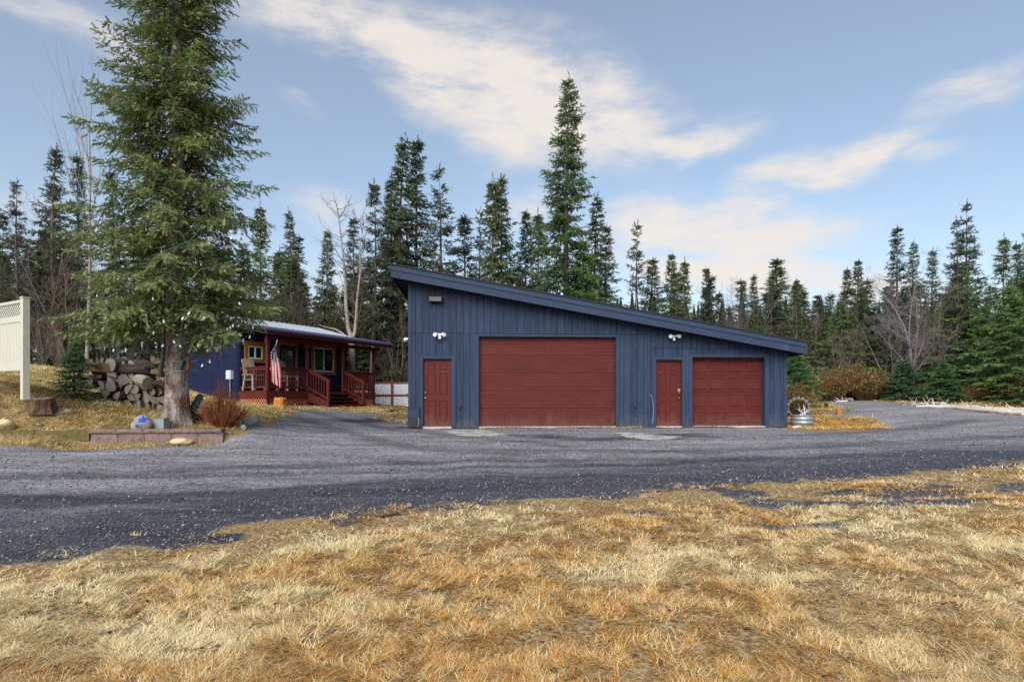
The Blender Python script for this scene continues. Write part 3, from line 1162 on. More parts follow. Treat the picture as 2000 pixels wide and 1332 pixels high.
u0, z1 = cl(482, 674, BV)
u1, z0 = cl(512, 708, BV)
zt1 = cl(497, 676, BV)[1]
zb1 = cl(497, 701, BV)[1]
window(u0 + .03, u1, zb1, zt1, BV, .15)
u0 = cl(612, 700, BV)[0]
u1 = cl(651, 700, BV)[0]
window(u0, u1, cl(631, 726, BV)[1], cl(631, 680, BV)[1], BV, .14)
# glazed door with wooden surround
u0, u1 = cl(545, 700, BV)[0], cl(576, 700, BV)[0]
dtop = DZ + 2.0
tr = MB()
tr.box(u0 - .13, u0, BV - .045, BV - .002, DZ + .01, dtop)
tr.box(u1, u1 + .13, BV - .045, BV - .002, DZ + .01, dtop)
tr.box(u0 - .18, u1 + .18, BV - .055, BV - .002, dtop + .001, dtop + .15)
dtrim = tr.build('door_trim', wood_trim, cabin)
dk = pmat('dark_door', srgb(38, 36, 44), .5)
dd = MB().box(u0 + .002, u1 - .002, BV - .03, BV - .003, DZ + .02, dtop - .002).build('door', dk, cabin)
gw = (u1 - u0 - .3)
for i in range(3):
    for j in range(4):
        p = u0 + .15 + gw * i / 3
        q = DZ + .75 + 1.1 * j / 4
        MB().box(p + .012, p + gw / 3 - .012, BV - .036, BV - .031, q + .012, q + 1.1 / 4 - .012).build('pane', glass, dd)
mz = MB()
for i in range(4):
    p = u0 + .15 + gw * i / 3
    mz.box(p - .011, p + .011, BV - .042, BV - .031, DZ + .75, DZ + 1.85)
mz.build('muntin', pmat('muntin_grey', srgb(96, 104, 116), .5), dd)
MB().tube([(u0 + .07, BV - .03, DZ + .98), (u0 + .07, BV - .09, DZ + .98)], [.02, .032], 10).build('knob', steel, dd)
ul, zl = cl(590, 683, BV)
lm = MB().lathe([(.02, .1), (.06, .06), (.06, -.06), (.03, -.1)], 10, c=(ul, BV - .09, zl))
lm.box(ul - .03, ul + .03, BV - .06, BV - .002, zl - .03, zl + .05)
lm.build('porch_lamp', black_pl, cabin)
# meter box on the side wall
mv = .55
mb_ = MB().box(-.13, -.002, BV + .36, BV + .66, 1.66, 2.02).build('meter_box', pmat('meter_grey', srgb(188, 194, 204), .5, .05), cabin)
MB().box(-.15, -.131, BV + .39, BV + .63, 1.69, 1.99).build('cover', pmat('meter_grey2', srgb(200, 206, 216), .5, .05), mb_)
MB().tube([(-.05, BV + .5, 1.66), (-.05, BV + .5, .8)], .025, 8).build('conduit', steel, mb_)

# roofs with standing ribs
def roof_plane(u0, u1, v0, z0, v1, z1, name, mat, parent, rib=.3):
    m = MB()
    th = .035
    m.hexa([(u0, v0, z0), (u1, v0, z0), (u1, v1, z1), (u0, v1, z1), (u0, v0, z0 + th), (u1, v0, z0 + th), (u1, v1, z1 + th), (u0, v1, z1 + th)])
    n_ = int((u1 - u0) / rib)
    for i in range(n_ + 1):
        uu = u0 + .02 + (u1 - u0 - .04) * i / n_
        m.hexa([(uu - .02, v0, z0 + th + .001), (uu + .02, v0, z0 + th + .001), (uu + .02, v1, z1 + th + .001), (uu - .02, v1, z1 + th + .001),
                (uu - .01, v0, z0 + th + .025), (uu + .01, v0, z0 + th + .025), (uu + .01, v1, z1 + th + .025), (uu - .01, v1, z1 + th + .025)])
    return m.build(name, mat, parent)


z_e = EZ + .16
kk = (zw + .06 - z_e) / (BV + .45)
rf = roof_plane(-.45, 6.95, -.5, z_e, BV - .02, z_e + kk * (BV + .48), 'porch_roof', blue_metal, cabin)
rf2 = roof_plane(-.4, 6.3, BV - .018, z_e + kk * (BV + .48) + .012, RIDGE_V, z_e + kk * (BV + .48) + pitch2 * BD / 2 + .06, 'main_roof', galv, cabin)
roof_plane(-.4, 6.3, BV + BD + .3, z_e + kk * (BV + .48) - .10, RIDGE_V + .002, z_e + kk * (BV + .48) + pitch2 * BD / 2 + .055, 'main_roof', galv, cabin)
fb = MB()
fb.box(-.44, 6.94, -.5, -.47, EZ, z_e - .003)
fb.build('fascia', redwood, rf)
gt = MB().box(-.45, 6.95, -.56, -.502, z_e - .06, z_e - .01).build('gutter', redwood, rf)
sf = MB().hexa([(-.43, -.465, EZ + .02), (6.93, -.465, EZ + .02), (6.93, BV - .05, zw - .06), (-.43, BV - .05, zw - .06), (-.43, -.465, EZ + .05), (6.93, -.465, EZ + .05), (6.93, BV - .05, zw - .03), (-.43, BV - .05, zw - .03)])
sf.build('porch_ceiling', pmat('dark_porch_ceiling', srgb(70, 44, 42), .8), rf)
MB().box(0, W + .3, -.06, .08, EZ - .16, EZ - .003).build('header_beam', redwood, cabin)

# deck
POSTS = [0.06, 2.07, 4.13, 6.14]
dk_m = MB()
for i in range(11):
    v0 = -.05 + i * .15
    MB().box(-.04, W + .04, v0 + .003, v0 + .147, DZ - .035, DZ).build('deck_board', redwood, cabin)
MB().box(-.03, W + .03, -.045, 0.0, DZ - .30, DZ - .037).build('rim_joist', redwood, cabin)
MB().box(-.03, .015, .001, BV, DZ - .30, DZ - .037).build('rim_joist', redwood, cabin)
MB().box(W - .015, W + .03, .001, BV, DZ - .30, DZ - .037).build('rim_joist', redwood, cabin)


def lattice_panel(p0, p1, zb, zt, step=.15):
    """diagonal slats in the upright plane p0..p1 (u, v)"""
    m = MB()
    p0, p1 = np.array(p0, float), np.array(p1, float)
    L = np.linalg.norm(p1 - p0)
    d = (p1 - p0) / L
    nrm = np.array((-d[1], d[0]))
    H = zt - zb
    for sgn, off in ((1, 0.0), (-1, .009)):
        c = -H
        while c < L:
            # line s = c + t, z = t (or mirrored), clipped to the panel
            t0 = max(0, -c)
            t1 = min(H, L - c)
            if t1 - t0 > .02:
                s0, s1 = c + t0, c + t1
                if sgn < 0:
                    s0, s1 = L - s0, L - s1
                a_ = p0 + d * s0 + nrm * off
                b_ = p0 + d * s1 + nrm * off
                m.bar((a_[0], a_[1], zb + t0), (b_[0], b_[1], zb + t1), .008, .03, up=(nrm[0] * 0 + d[0] * -sgn, d[1] * -sgn, 1))
            c += step
    m.bar((p0[0], p0[1], zb + .01), (p1[0], p1[1], zb + .01), .03, .04)
    return m


for (p0, p1) in (((0.0, -.02), (2.1, -.02)), ((4.1, -.02), (W, -.02)), ((-.01, BV), (-.01, 0))):
    o = lattice_panel(p0, p1, .5, DZ - .302).build('lattice', lat_m, cabin)
ubk = MB().box(.3, W - .3, .25, .3, .4, DZ - .31).build('underdeck_shade_sheet', pmat('underdeck_shade_tone', srgb(22, 18, 16), .9), cabin)  # added near-black sheet: painted shade under the deck, seen through the lattice gaps

bal_me = MB().box(-.018, .018, -.018, .018, 0, .72).mesh('baluster', redwood)


def railing(p0, p1, za=DZ, zb=DZ, n=None):
    p0, p1 = np.array(p0, float), np.array(p1, float)
    L = np.linalg.norm(p1 - p0)
    m = MB()
    m.bar((p0[0], p0[1], za + .93), (p1[0], p1[1], zb + .93), .12, .04)
    m.bar((p0[0], p0[1], za + .86), (p1[0], p1[1], zb + .86), .04, .085)
    m.bar((p0[0], p0[1], za + .14), (p1[0], p1[1], zb + .14), .04, .085)
    r = m.build('railing', redwood, cabin)
    n = n or int(L / .135)
    for i in range(1, n):
        t = i / n
        link('baluster', bal_me, r, (p0[0] + (p1[0] - p0[0]) * t, p0[1] + (p1[1] - p0[1]) * t, za + (zb - za) * t + .13))
    return r


railing((.10, 0), (2.03, 0))
railing((4.17, 0), (6.10, 0))
railing((.06, .05), (.06, BV - .02))
railing((6.14, .05), (6.14, BV - .02))
for pu in POSTS:
    MB().box(pu - .05, pu + .05, -.05, .05, .5, EZ - .16).build('post', redwood, cabin)
    MB().box(pu - .075, pu + .075, -.075, .075, EZ - .30, EZ - .161).build('post_cap', redwood, cabin)
# steps towards the drive, with sloping hand rails
STEPS = 4
rise = (DZ - BZ) / STEPS
run = .29
for i in range(STEPS):
    zt = DZ - rise * (i + .55)
    v0 = -.06 - run * i
    if i < STEPS:
        MB().box(2.12, 4.08, v0 - run - .02, v0 + .01, zt - .04, zt).build('tread', redwood, cabin)
for uu in (2.07, 4.13):
    bot = -.05 - run * STEPS
    m = MB()
    m.hexa([(uu - .022, -.05, DZ - .45), (uu + .022, -.05, DZ - .45), (uu + .022, -.05, DZ - .04), (uu - .022, -.05, DZ - .04),
            (uu - .022, bot, BZ - .06), (uu + .022, bot, BZ - .06), (uu + .022, bot, BZ + .2), (uu - .022, bot, BZ + .2)])
    m.build('stringer', redwood, cabin)
    MB().box(uu - .05, uu + .05, bot - .05, bot + .05, BZ - .1, BZ + .98).build('stair_post', redwood, cabin)
    railing((uu, -.05), (uu, bot - .08), DZ, BZ + .12, 8)

# two slatted porch chairs (tall backs)
def porch_chair(px, vv, rz, label):
    u = cl(px, 720, vv)[0]
    p = CO + CU * u + CV * vv
    t = thing('porch_chair', label, 'chair', (p[0], p[1], DZ), CA + rz, 'weathered chairs on the porch')
    for sx in (-.28, .28):
        MB().box(sx - .03, sx + .03, -.32, -.26, 0.002, .62).build('leg', grey_wood, t)
        MB().bar((sx, .30, 0.002), (sx, .16, .62), .06, .06).build('leg', grey_wood, t)
        MB().box(sx - .06, sx + .06, -.36, .3, .62, .645).build('armrest', grey_wood, t)
    st = MB()
    for i in range(5):
        st.box(-.27, .27, -.32 + i * .105, -.23 + i * .105, .42, .445)
    st.build('seat', grey_wood, t)
    for i in range(6):
        x = -.235 + i * .094
        h = 1.32 - .05 * abs(i - 2.5) / 2.5
        MB().bar((x, .18, .43), (x, .40, h), .084, .022, up=(0, -1, .2)).build('back_slat', grey_wood, t)
    MB().bar((-.28, .24, .66), (.28, .24, .66), .03, .07).build('back_rail', grey_wood, t)
    MB().bar((-.28, .39, 1.18), (.28, .39, 1.18), .03, .07).build('back_rail', grey_wood, t)
    return t


porch_chair(496, .95, 0.0, 'weathered grey porch chair below the small cabin window')
porch_chair(561, .85, 0.15, 'weathered grey slatted porch chair in front of the cabin door')
# items on the porch floor
dark_pot = MB().lathe([(.0, 0.0), (.17, 0.002), (.22, .3), (.24, .32), (.2, .33), (.0, .3)], 16)
pu = 3.4
p = CO + CU * 5.2 + CV * 1.0
po = dark_pot.build('plant_pot', black_pl)
po.location = (p[0], p[1], DZ)
tag(po, 'black plant pot on the porch floor below the wide window', 'pot')

# flag
def flag_material():
    m = bpy.data.materials.new('flag_cloth')
    m.use_nodes = True
    n, l = m.node_tree.nodes, m.node_tree.links
    b = n['Principled BSDF']
    b.inputs['Roughness'].default_value = .8
    uv = n.new('ShaderNodeUVMap')
    sp = n.new('ShaderNodeSeparateXYZ')
    l.new(uv.outputs[0], sp.inputs[0])

    def M(op, a, b_=None):
        x = n.new('ShaderNodeMath')
        x.operation = op
        for i, s in enumerate((a, b_)):
            if s is None:
                continue
            if isinstance(s, (int, float)):
                x.inputs[i].default_value = s
            else:
                l.new(s, x.inputs[i])
        return x.outputs[0]
    U, V_ = sp.outputs[0], sp.outputs[1]           # U along the hoist (stripes), V along the fly
    stripe = M('MODULO', M('FLOOR', M('MULTIPLY', U, 13)), 2)
    canton = M('MULTIPLY', M('LESS_THAN', U, 7 / 13), M('LESS_THAN', V_, .4))
    su = M('SUBTRACT', M('FRACT', M('MULTIPLY', U, 13 / 7 * 5)), .5)
    sv = M('SUBTRACT', M('FRACT', M('MULTIPLY', V_, 6 / .4)), .5)
    star = M('LESS_THAN', M('ADD', M('MULTIPLY', su, su), M('MULTIPLY', sv, sv)), .085)
    mx = n.new('ShaderNodeMix')
    mx.data_type = 'RGBA'
    l.new(stripe, mx.inputs['Factor'])
    mx.inputs['A'].default_value = srgb(178, 28, 44)
    mx.inputs['B'].default_value = srgb(232, 230, 230)
    m2 = n.new('ShaderNodeMix')
    m2.data_type = 'RGBA'
    l.new(star, m2.inputs['Factor'])
    m2.inputs['A'].default_value = srgb(36, 44, 104)
    m2.inputs['B'].default_value = srgb(232, 230, 230)
    m3 = n.new('ShaderNodeMix')
    m3.data_type = 'RGBA'
    l.new(canton, m3.inputs['Factor'])
    l.new(mx.outputs['Result'], m3.inputs['A'])
    l.new(m2.outputs['Result'], m3.inputs['B'])
    l.new(m3.outputs['Result'], b.inputs['Base Color'])
    return m


fd = 23.55
ft = at(541, 667, fd)
fb_ = at(528, 722, 24.0)
flag = thing('flag', 'striped flag with stars hanging limp from a short pole on the porch post', 'flag', tuple(fb_))
pole = MB().tube([(0, 0, 0), tuple((ft - fb_) * 1.03)], .013, 8)
pole.lathe([(.0, .03), (.022, .015), (.022, -.01), (.0, -.02)], 8, c=tuple((ft - fb_) * 1.03))
pole.build('pole', pmat('pole_white', srgb(205, 200, 192), .4), flag)
ns, nt = 40, 44
V, Fq, UVs = [], [], []
a0 = (ft - fb_) * .98
a1 = (ft - fb_) * .60
right = np.array((1, .25, 0)) / np.hypot(1, .25)
for j in range(nt + 1):
    t = j / nt
    for i in range(ns + 1):
        s = i / ns
        hoist = a0 + (a1 - a0) * s
        hang = hoist + np.array((0, 0, -1.45 * t))
        # gathers: the cloth swings in under the pole and folds
        spread = (s - .5) * (.20 + .16 * math.sin(min(1, t * 1.5) * 1.5))
        mid = (a0 + a1) / 2
        fold = np.array((mid[0] + .04 * t, mid[1], hang[2] if t < .15 else hang[2])) + right * spread
        fold[2] = hoist[2] * (1 - min(1, t * 2.2)) + (mid[2] + (.5 - s) * .25) * min(1, t * 2.2) - 1.45 * t
        w = min(1, t * 4)
        p = hang * (1 - w) + fold * w
        p = p + np.array((-.15, -.9, 0)) * (.055 * math.sin(s * 21 + 1.5 * t) * w + .03 * math.sin(s * 9 + t * 5))
        V.append(p)
        UVs.append((s, t))
for j in range(nt):
    for i in range(ns):
        q = j * (ns + 1) + i
        Fq.append((q, q + 1, q + ns + 2, q + ns + 1))
fme = np_mesh('flag_cloth', np.array(V), np.array(Fq), mats=[flag_material()], smooth=True)
ul_ = fme.uv_layers.new(name='UVMap')
for lp in fme.loops:
    ul_.data[lp.index].uv = UVs[lp.vertex_index]
link('cloth', fme, flag)

# ------------------------------------------------------------------ corrugated fence beyond the porch
cor_m = pmat('corrugated_white', srgb(196, 200, 210), .45, .06, 4, metal=.2)
frame_m = pmat('fence_frame_wood', srgb(136, 78, 54), .75, .2, 5, .2, 60, (1, 1, 4))
fdp = 33.0
fx0, fx1 = (690 - 1000) / FPX * fdp, (842 - 1000) / FPX * fdp
fzb = .42
fence = thing('corrugated_fence', 'white corrugated metal fence in a brown wooden frame beside the cabin', 'fence', (fx0, fdp, fzb), 0)
fl_ = fx1 - fx0
bay = 1.9
nbay = int(fl_ / bay)
sp_ = fl_ / nbay
for i in range(nbay + 1):
    MB().box(i * sp_ - .06, i * sp_ + .06, -.07, .05, -.2, 1.5).build('post', frame_m, fence)
for i in range(nbay):
    for (z0, z1) in ((0, .04), (.66, .74), (1.34, 1.4)):
        MB().box(i * sp_ + .061, (i + 1) * sp_ - .061, -.06, -.01, z0, z1).build('rail', frame_m, fence)
    for (z0, z1) in ((.041, .659), (.741, 1.339)):
        m = MB()
        n_ = 22
        V = []
        for k in range(n_ + 1):
            z = z0 + (z1 - z0) * k / n_
            y = -.02 + (.014 if k % 2 else 0)
            V += [(i * sp_ + .061, y, z), ((i + 1) * sp_ - .061, y, z)]
        m.add(V, [(2 * k, 2 * k + 1, 2 * k + 3, 2 * k + 2) for k in range(n_)])
        m.build('metal_panel', cor_m, fence)
# the same fence seen between the wood pile and the trunk
fdp2 = 27.0
fx0, fx1 = (262 - 1000) / FPX * fdp2, (352 - 1000) / FPX * fdp2
zb2 = float(gz_base((fx0 + fx1) / 2, fdp2))
rail_m = pmat('orange_rail_wood', srgb(176, 110, 66), .75, .2, 5)
f2 = thing('rail_fence', 'low orange-brown wooden rail fence behind the firewood pile', 'fence', (fx0, fdp2, zb2), 0)
ztop = CAMZ - (738 - HORIZ) / FPX * fdp2 - zb2
for i in range(3):
    x = (fx1 - fx0) * i / 2
    MB().box(x - .05, x + .05, -.05, .05, -.2, ztop + .05).build('post', rail_m, f2)
for (z0, z1) in ((ztop - .12, ztop), (ztop - .42, ztop - .30)):
    MB().box(0.0, fx1 - fx0, -.09, -.051, z0, z1).build('rail', rail_m, f2)

# ------------------------------------------------------------------ trees
needle_m = attr_mat('spruce_needles', .75, .48, .2, jitter=.16, hue=.02)
hero_needle_m = attr_mat('near_spruce_needles', .75, .25, .2)
bark_m = pmat('spruce_bark', srgb(104, 92, 86), .9, .3, 9, .6, 40, (1, 1, .4), jitter=.15, contrast=1.4)
birch_m = pmat('birch_bark', srgb(152, 145, 137), .8, .1, 4, .3, 30, (1, 1, 2.2), col2=srgb(128, 116, 106), jitter=.06, contrast=.8)
greybark_m = pmat('grey_bare_bark', srgb(116, 108, 110), .9, .25, 6, .4, 40, jitter=.12)
twig_m = pmat('bare_twigs', srgb(112, 98, 92), .9, .2, 6, jitter=.15)


def rot_frames(d, up=(0, 0, 1)):
    """(n,3) directions -> axes f, s, u"""
    d = d / (np.linalg.norm(d, axis=1, keepdims=True) + 1e-9)
    upv = np.broadcast_to(np.asarray(up, float), d.shape)
    s = np.cross(d, upv)
    ln = np.linalg.norm(s, axis=1, keepdims=True)
    s = np.where(ln < 1e-4, np.array((1.0, 0, 0)), s / (ln + 1e-9))
    return d, s, np.cross(s, d)


def twig_template(n_pairs, w, spread, fwd, top=True):
    """a little spruce spray: slim needle tufts left, right and above an axis of length 1"""
    T = []
    for i in range(n_pairs):
        x = i / n_pairs
        k = 1.0 - .35 * x
        for sg in (-1, 1):
            T.append([(x, 0, 0), (x + w, 0, 0), (x + fwd, sg * spread * k, .03)])
        if top and i % 2 == 0:
            T.append([(x, 0, 0), (x + w, 0, 0), (x + fwd, 0, spread * .6 * k)])
    T.append([(.85, -w * .4, 0), (.85, w * .4, 0), (1.25, 0, .02)])
    return np.array(T)


def scatter(T, pos, dirs, scale, roll=None):
    f, s, u = rot_frames(dirs)
    if roll is not None:
        c, sn = np.cos(roll)[:, None], np.sin(roll)[:, None]
        s, u = s * c + u * sn, u * c - s * sn
    n, t = len(pos), len(T)
    P = T.reshape(-1, 3)
    V = (f[:, None, :] * P[None, :, 0:1] + s[:, None, :] * P[None, :, 1:2] + u[:, None, :] * P[None, :, 2:3]) * scale[:, None, None] + pos[:, None, :]
    return V.reshape(-1, 3), n, t


def spruce_mesh(name, H, Rb, seed, bare=.08, twig=.17, density=1.0, exp=.85, rag=.35, gap=.0, lift=0.0, T=None, green=(62, 80, 50), tip=(116, 130, 78),
                trunk_r=None, step=.24, radius_fn=None, needle=None, dead=0.0, seclen=.42, lean=0.0, trunk_sides=7, droop=1.0, longp=.05):
    rg = np.random.default_rng(seed)
    if T is None:
        T = twig_template(3, .30, .40, .42)
    trunk_r = trunk_r or H * .0135 + .02
    bend = rg.normal(0, .012, 2) * H
    ln = np.array((lean, 0.0)) * H

    def axis_at(h):
        t = h / H
        return np.array((bend[0] * math.sin(t * 3) + ln[0] * t, bend[1] * math.sin(t * 2.5), h))
    mb = MB()
    hs = np.linspace(-.25, H, 12)
    mb.tube([axis_at(max(h, 0)) + np.array((0, 0, min(h, 0))) for h in hs], [max(.006, trunk_r * (1 - .97 * max(h, 0) / H) * (1.25 if h < 0 else 1)) for h in hs], trunk_sides, cap=False)
    POS, DIR, SC, COL = [], [], [], []
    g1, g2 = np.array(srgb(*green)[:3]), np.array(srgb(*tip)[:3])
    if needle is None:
        g1, g2 = [(c * .82 + c.mean() * .18) * 1.5 for c in (g1, g2)]
    h = H * bare
    while h < H * .985:
        t = h / H
        if radius_fn:
            prof = radius_fn(t)
        else:
            prof = Rb * (1 - t) ** exp * (1 if t > bare + .12 else .55 + .45 * (t - bare) / .12)
        nbr = max(3, int(round((4.2 + rg.random() * 2) * density)))
        a0 = rg.random() * 6.28
        for k in range(nbr):
            if rg.random() < (gap(t) if callable(gap) else gap):
                continue
            az_ = a0 + 6.283 * k / nbr + rg.normal(0, .3)
            L = prof * (1 - rag + rg.random() * rag * 1.45) + .06
            if longp and rg.random() < longp:
                L *= 1.3
            hz = np.array((math.cos(az_), math.sin(az_), 0))
            e0 = lift + (.55 * (t - .45)) + rg.normal(0, .10)
            base = axis_at(h + rg.normal(0, .05))
            ts = np.linspace(0, 1, 6)

            def spine(tt):
                tt = np.asarray(tt, float)
                z = L * (e0 * tt - droop * .34 * (1 - t * .6) * tt ** 1.5 + .16 * droop * tt ** 3.2)
                return base + hz * (L * tt)[..., None] + np.array((0, 0, 1.0)) * z[..., None]
            sp_ = spine(ts)
            br = max(.005, trunk_r * .18 * (L / max(Rb, .3)))
            mb.tube([sp_[0], sp_[2], sp_[4]], [br, br * .7, br * .25], 3, cap=False, smooth=False)
            if dead > 0 and rg.random() < dead:
                continue
            ns = max(3, int(L / (twig * .82)))
            tt = (np.arange(ns) + .6 + rg.random(ns) * .4) / ns
            tt = tt[tt > .12 + .1 * (1 - t)]
            if len(tt) == 0:
                tt = np.array([.9])
            sb = spine(tt)
            fw_ = spine(np.minimum(1, tt + .05)) - spine(tt - .05)
            fw_ /= np.linalg.norm(fw_, axis=1, keepdims=True) + 1e-9
            side = np.cross(np.array((0, 0, 1.0)), hz)
            for sg in (-1, 1, 0):
                sl_ = (seclen * L * (1 - tt) + twig * .7) * (.6 + .6 * rg.random(len(tt)))
                if sg == 0:
                    d_ = fw_ * .8 + np.array((0, 0, -.55 * droop)) + rg.normal(0, .25, fw_.shape)
                    sl_ = sl_ * .55
                else:
                    d_ = fw_ * .75 + side * sg * .8 + np.array((0, 0, -.22 * droop)) + rg.normal(0, .14, fw_.shape)
                d_ /= np.linalg.norm(d_, axis=1, keepdims=True)
                nmax = int(max(1, math.ceil(sl_.max() / (twig * .75))))
                for j in range(nmax):
                    keep = sl_ > j * twig * .75
                    if not keep.any():
                        break
                    off = (j * twig * .75)
                    pos = sb[keep] + d_[keep] * off + np.array((0, 0, -1.0)) * (off * off * .5 * droop) + rg.normal(0, .02, (keep.sum(), 3))
                    dd_ = d_[keep] + rg.normal(0, .32, (keep.sum(), 3))
                    POS.append(pos)
                    DIR.append(dd_)
                    m_ = keep.sum()
                    SC.append(twig * (.75 + .6 * rg.random(m_)))
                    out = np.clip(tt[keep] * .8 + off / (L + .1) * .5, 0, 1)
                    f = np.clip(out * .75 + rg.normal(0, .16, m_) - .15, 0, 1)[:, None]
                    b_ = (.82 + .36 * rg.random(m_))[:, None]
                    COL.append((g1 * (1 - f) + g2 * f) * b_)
        h += step * (.7 + .6 * rg.random()) * (1 - .45 * t)
    # leader
    nl = 5
    POS.append(np.array([axis_at(H * (1 - .012 * i)) for i in range(nl)]))
    DIR.append(np.tile((0, 0, 1.0), (nl, 1)) + rg.normal(0, .35, (nl, 3)))
    SC.append(np.full(nl, twig))
    COL.append(np.tile(g1 * .6 + g2 * .4, (nl, 1)))
    POS, DIR, SC, COL = np.concatenate(POS), np.concatenate(DIR), np.concatenate(SC), np.concatenate(COL)
    V, n, t_ = scatter(T, POS, DIR, SC, rg.normal(0, .5, len(POS)))
    F = np.arange(len(V)).reshape(-1, 3)
    col = np.repeat(COL, t_ * 3, axis=0)
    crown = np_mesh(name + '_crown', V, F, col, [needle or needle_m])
    trunk = mb.mesh(name + '_trunk', bark_m)
    return trunk, crown, len(F)


SPR = {}
ntri = 0
TF = twig_template(3, .34, .36, .36)
for key, kw in dict(
        full=dict(H=10, Rb=2.35, seed=1, bare=.03, exp=1.0, rag=.5, gap=.10, step=.34, twig=.19),
        full2=dict(H=10, Rb=2.15, seed=2, bare=.08, exp=.95, rag=.55, gap=.14, step=.36, twig=.19, green=(70, 86, 52), tip=(128, 136, 80)),
        narrow=dict(H=12, Rb=2.1, seed=3, bare=.06, exp=1.0, rag=.6, gap=.14, step=.36, twig=.19),
        narrow2=dict(H=12, Rb=2.1, seed=4, bare=.12, exp=.95, rag=.7, gap=.26, step=.36, twig=.19, green=(60, 76, 56), tip=(104, 120, 84)),
        sparse=dict(H=11, Rb=2.2, seed=5, bare=.18, exp=.9, rag=.65, gap=.42, step=.42, twig=.18, lift=.12, green=(64, 74, 56), tip=(104, 112, 78)),
        sparse2=dict(H=11, Rb=1.6, seed=6, bare=.24, exp=.8, rag=.65, gap=.45, step=.40, twig=.17, lift=.15, lean=.03, green=(68, 74, 60), tip=(104, 108, 82)),
        tallspire=dict(H=17.5, Rb=2.2, seed=8, bare=.03, rag=.5, gap=.10, twig=.20, step=.38,
                       radius_fn=lambda t: float(np.interp(t, [0, .12, .3, .5, .68, .8, .9, .96, 1], [2.5, 2.4, 1.95, 1.5, 1.15, .80, .48, .22, .03])), green=(66, 86, 52), tip=(128, 140, 80)),
        young=dict(H=3, Rb=1.05, seed=9, bare=.0, exp=.85, rag=.35, twig=.12, step=.17, density=1.2, green=(60, 92, 64), tip=(108, 142, 96), droop=.5, lift=.15),
        young2=dict(H=3.4, Rb=1.25, seed=10, bare=.0, exp=.8, rag=.4, twig=.13, step=.19, density=1.2, green=(62, 96, 58), tip=(122, 156, 90), droop=.6, lift=.1),
        bigfull=dict(H=9, Rb=2.7, seed=12, bare=.0, exp=.85, rag=.4, gap=.05, twig=.18, step=.34, density=1.1, green=(72, 104, 58), tip=(136, 166, 88), droop=.8),
        barelow=dict(H=11, Rb=2.1, seed=13, bare=.30, exp=.95, rag=.65, gap=.30, step=.36, twig=.18, green=(64, 74, 54), tip=(104, 112, 76)),
        thin=dict(H=9, Rb=1.35, seed=14, bare=.08, exp=.95, rag=.6, gap=.22, step=.32, twig=.17, green=(62, 74, 54), tip=(100, 112, 78)),
).items():
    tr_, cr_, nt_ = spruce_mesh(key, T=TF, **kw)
    SPR[key] = (tr_, cr_, kw['H'])
    ntri += nt_

FOREST_N = [0]


def spruce(kind, x, y, height, label, group, rz=None, widen=1.0, name='spruce_tree', z=None):
    tr_, cr_, H = SPR[kind]
    s = height / H
    z = float(gz(x, y)) if z is None else z
    o = thing(name, label, 'tree', (x, y, z), random.random() * 6.28 if rz is None else rz, group)
    widen = .45 + .5 * widen
    o.scale = (s * widen, s * widen, s)
    link('trunk', tr_, o)
    link('crown', cr_, o)
    return o


def spruce_px(kind, px, py, d, label, group, widen=1.0, **k):
    x = (px - 1000) / FPX * d
    zt = CAMZ - (py - HORIZ) / FPX * d
    z = float(gz(x, d))
    return spruce(kind, x, d, zt - z, label, group, widen=widen, **k)


GB = 'spruces behind the garage'
GC = 'spruces between cabin and garage'
GLF = 'spruces on the left bank'
GR = 'spruces beyond the turning area'
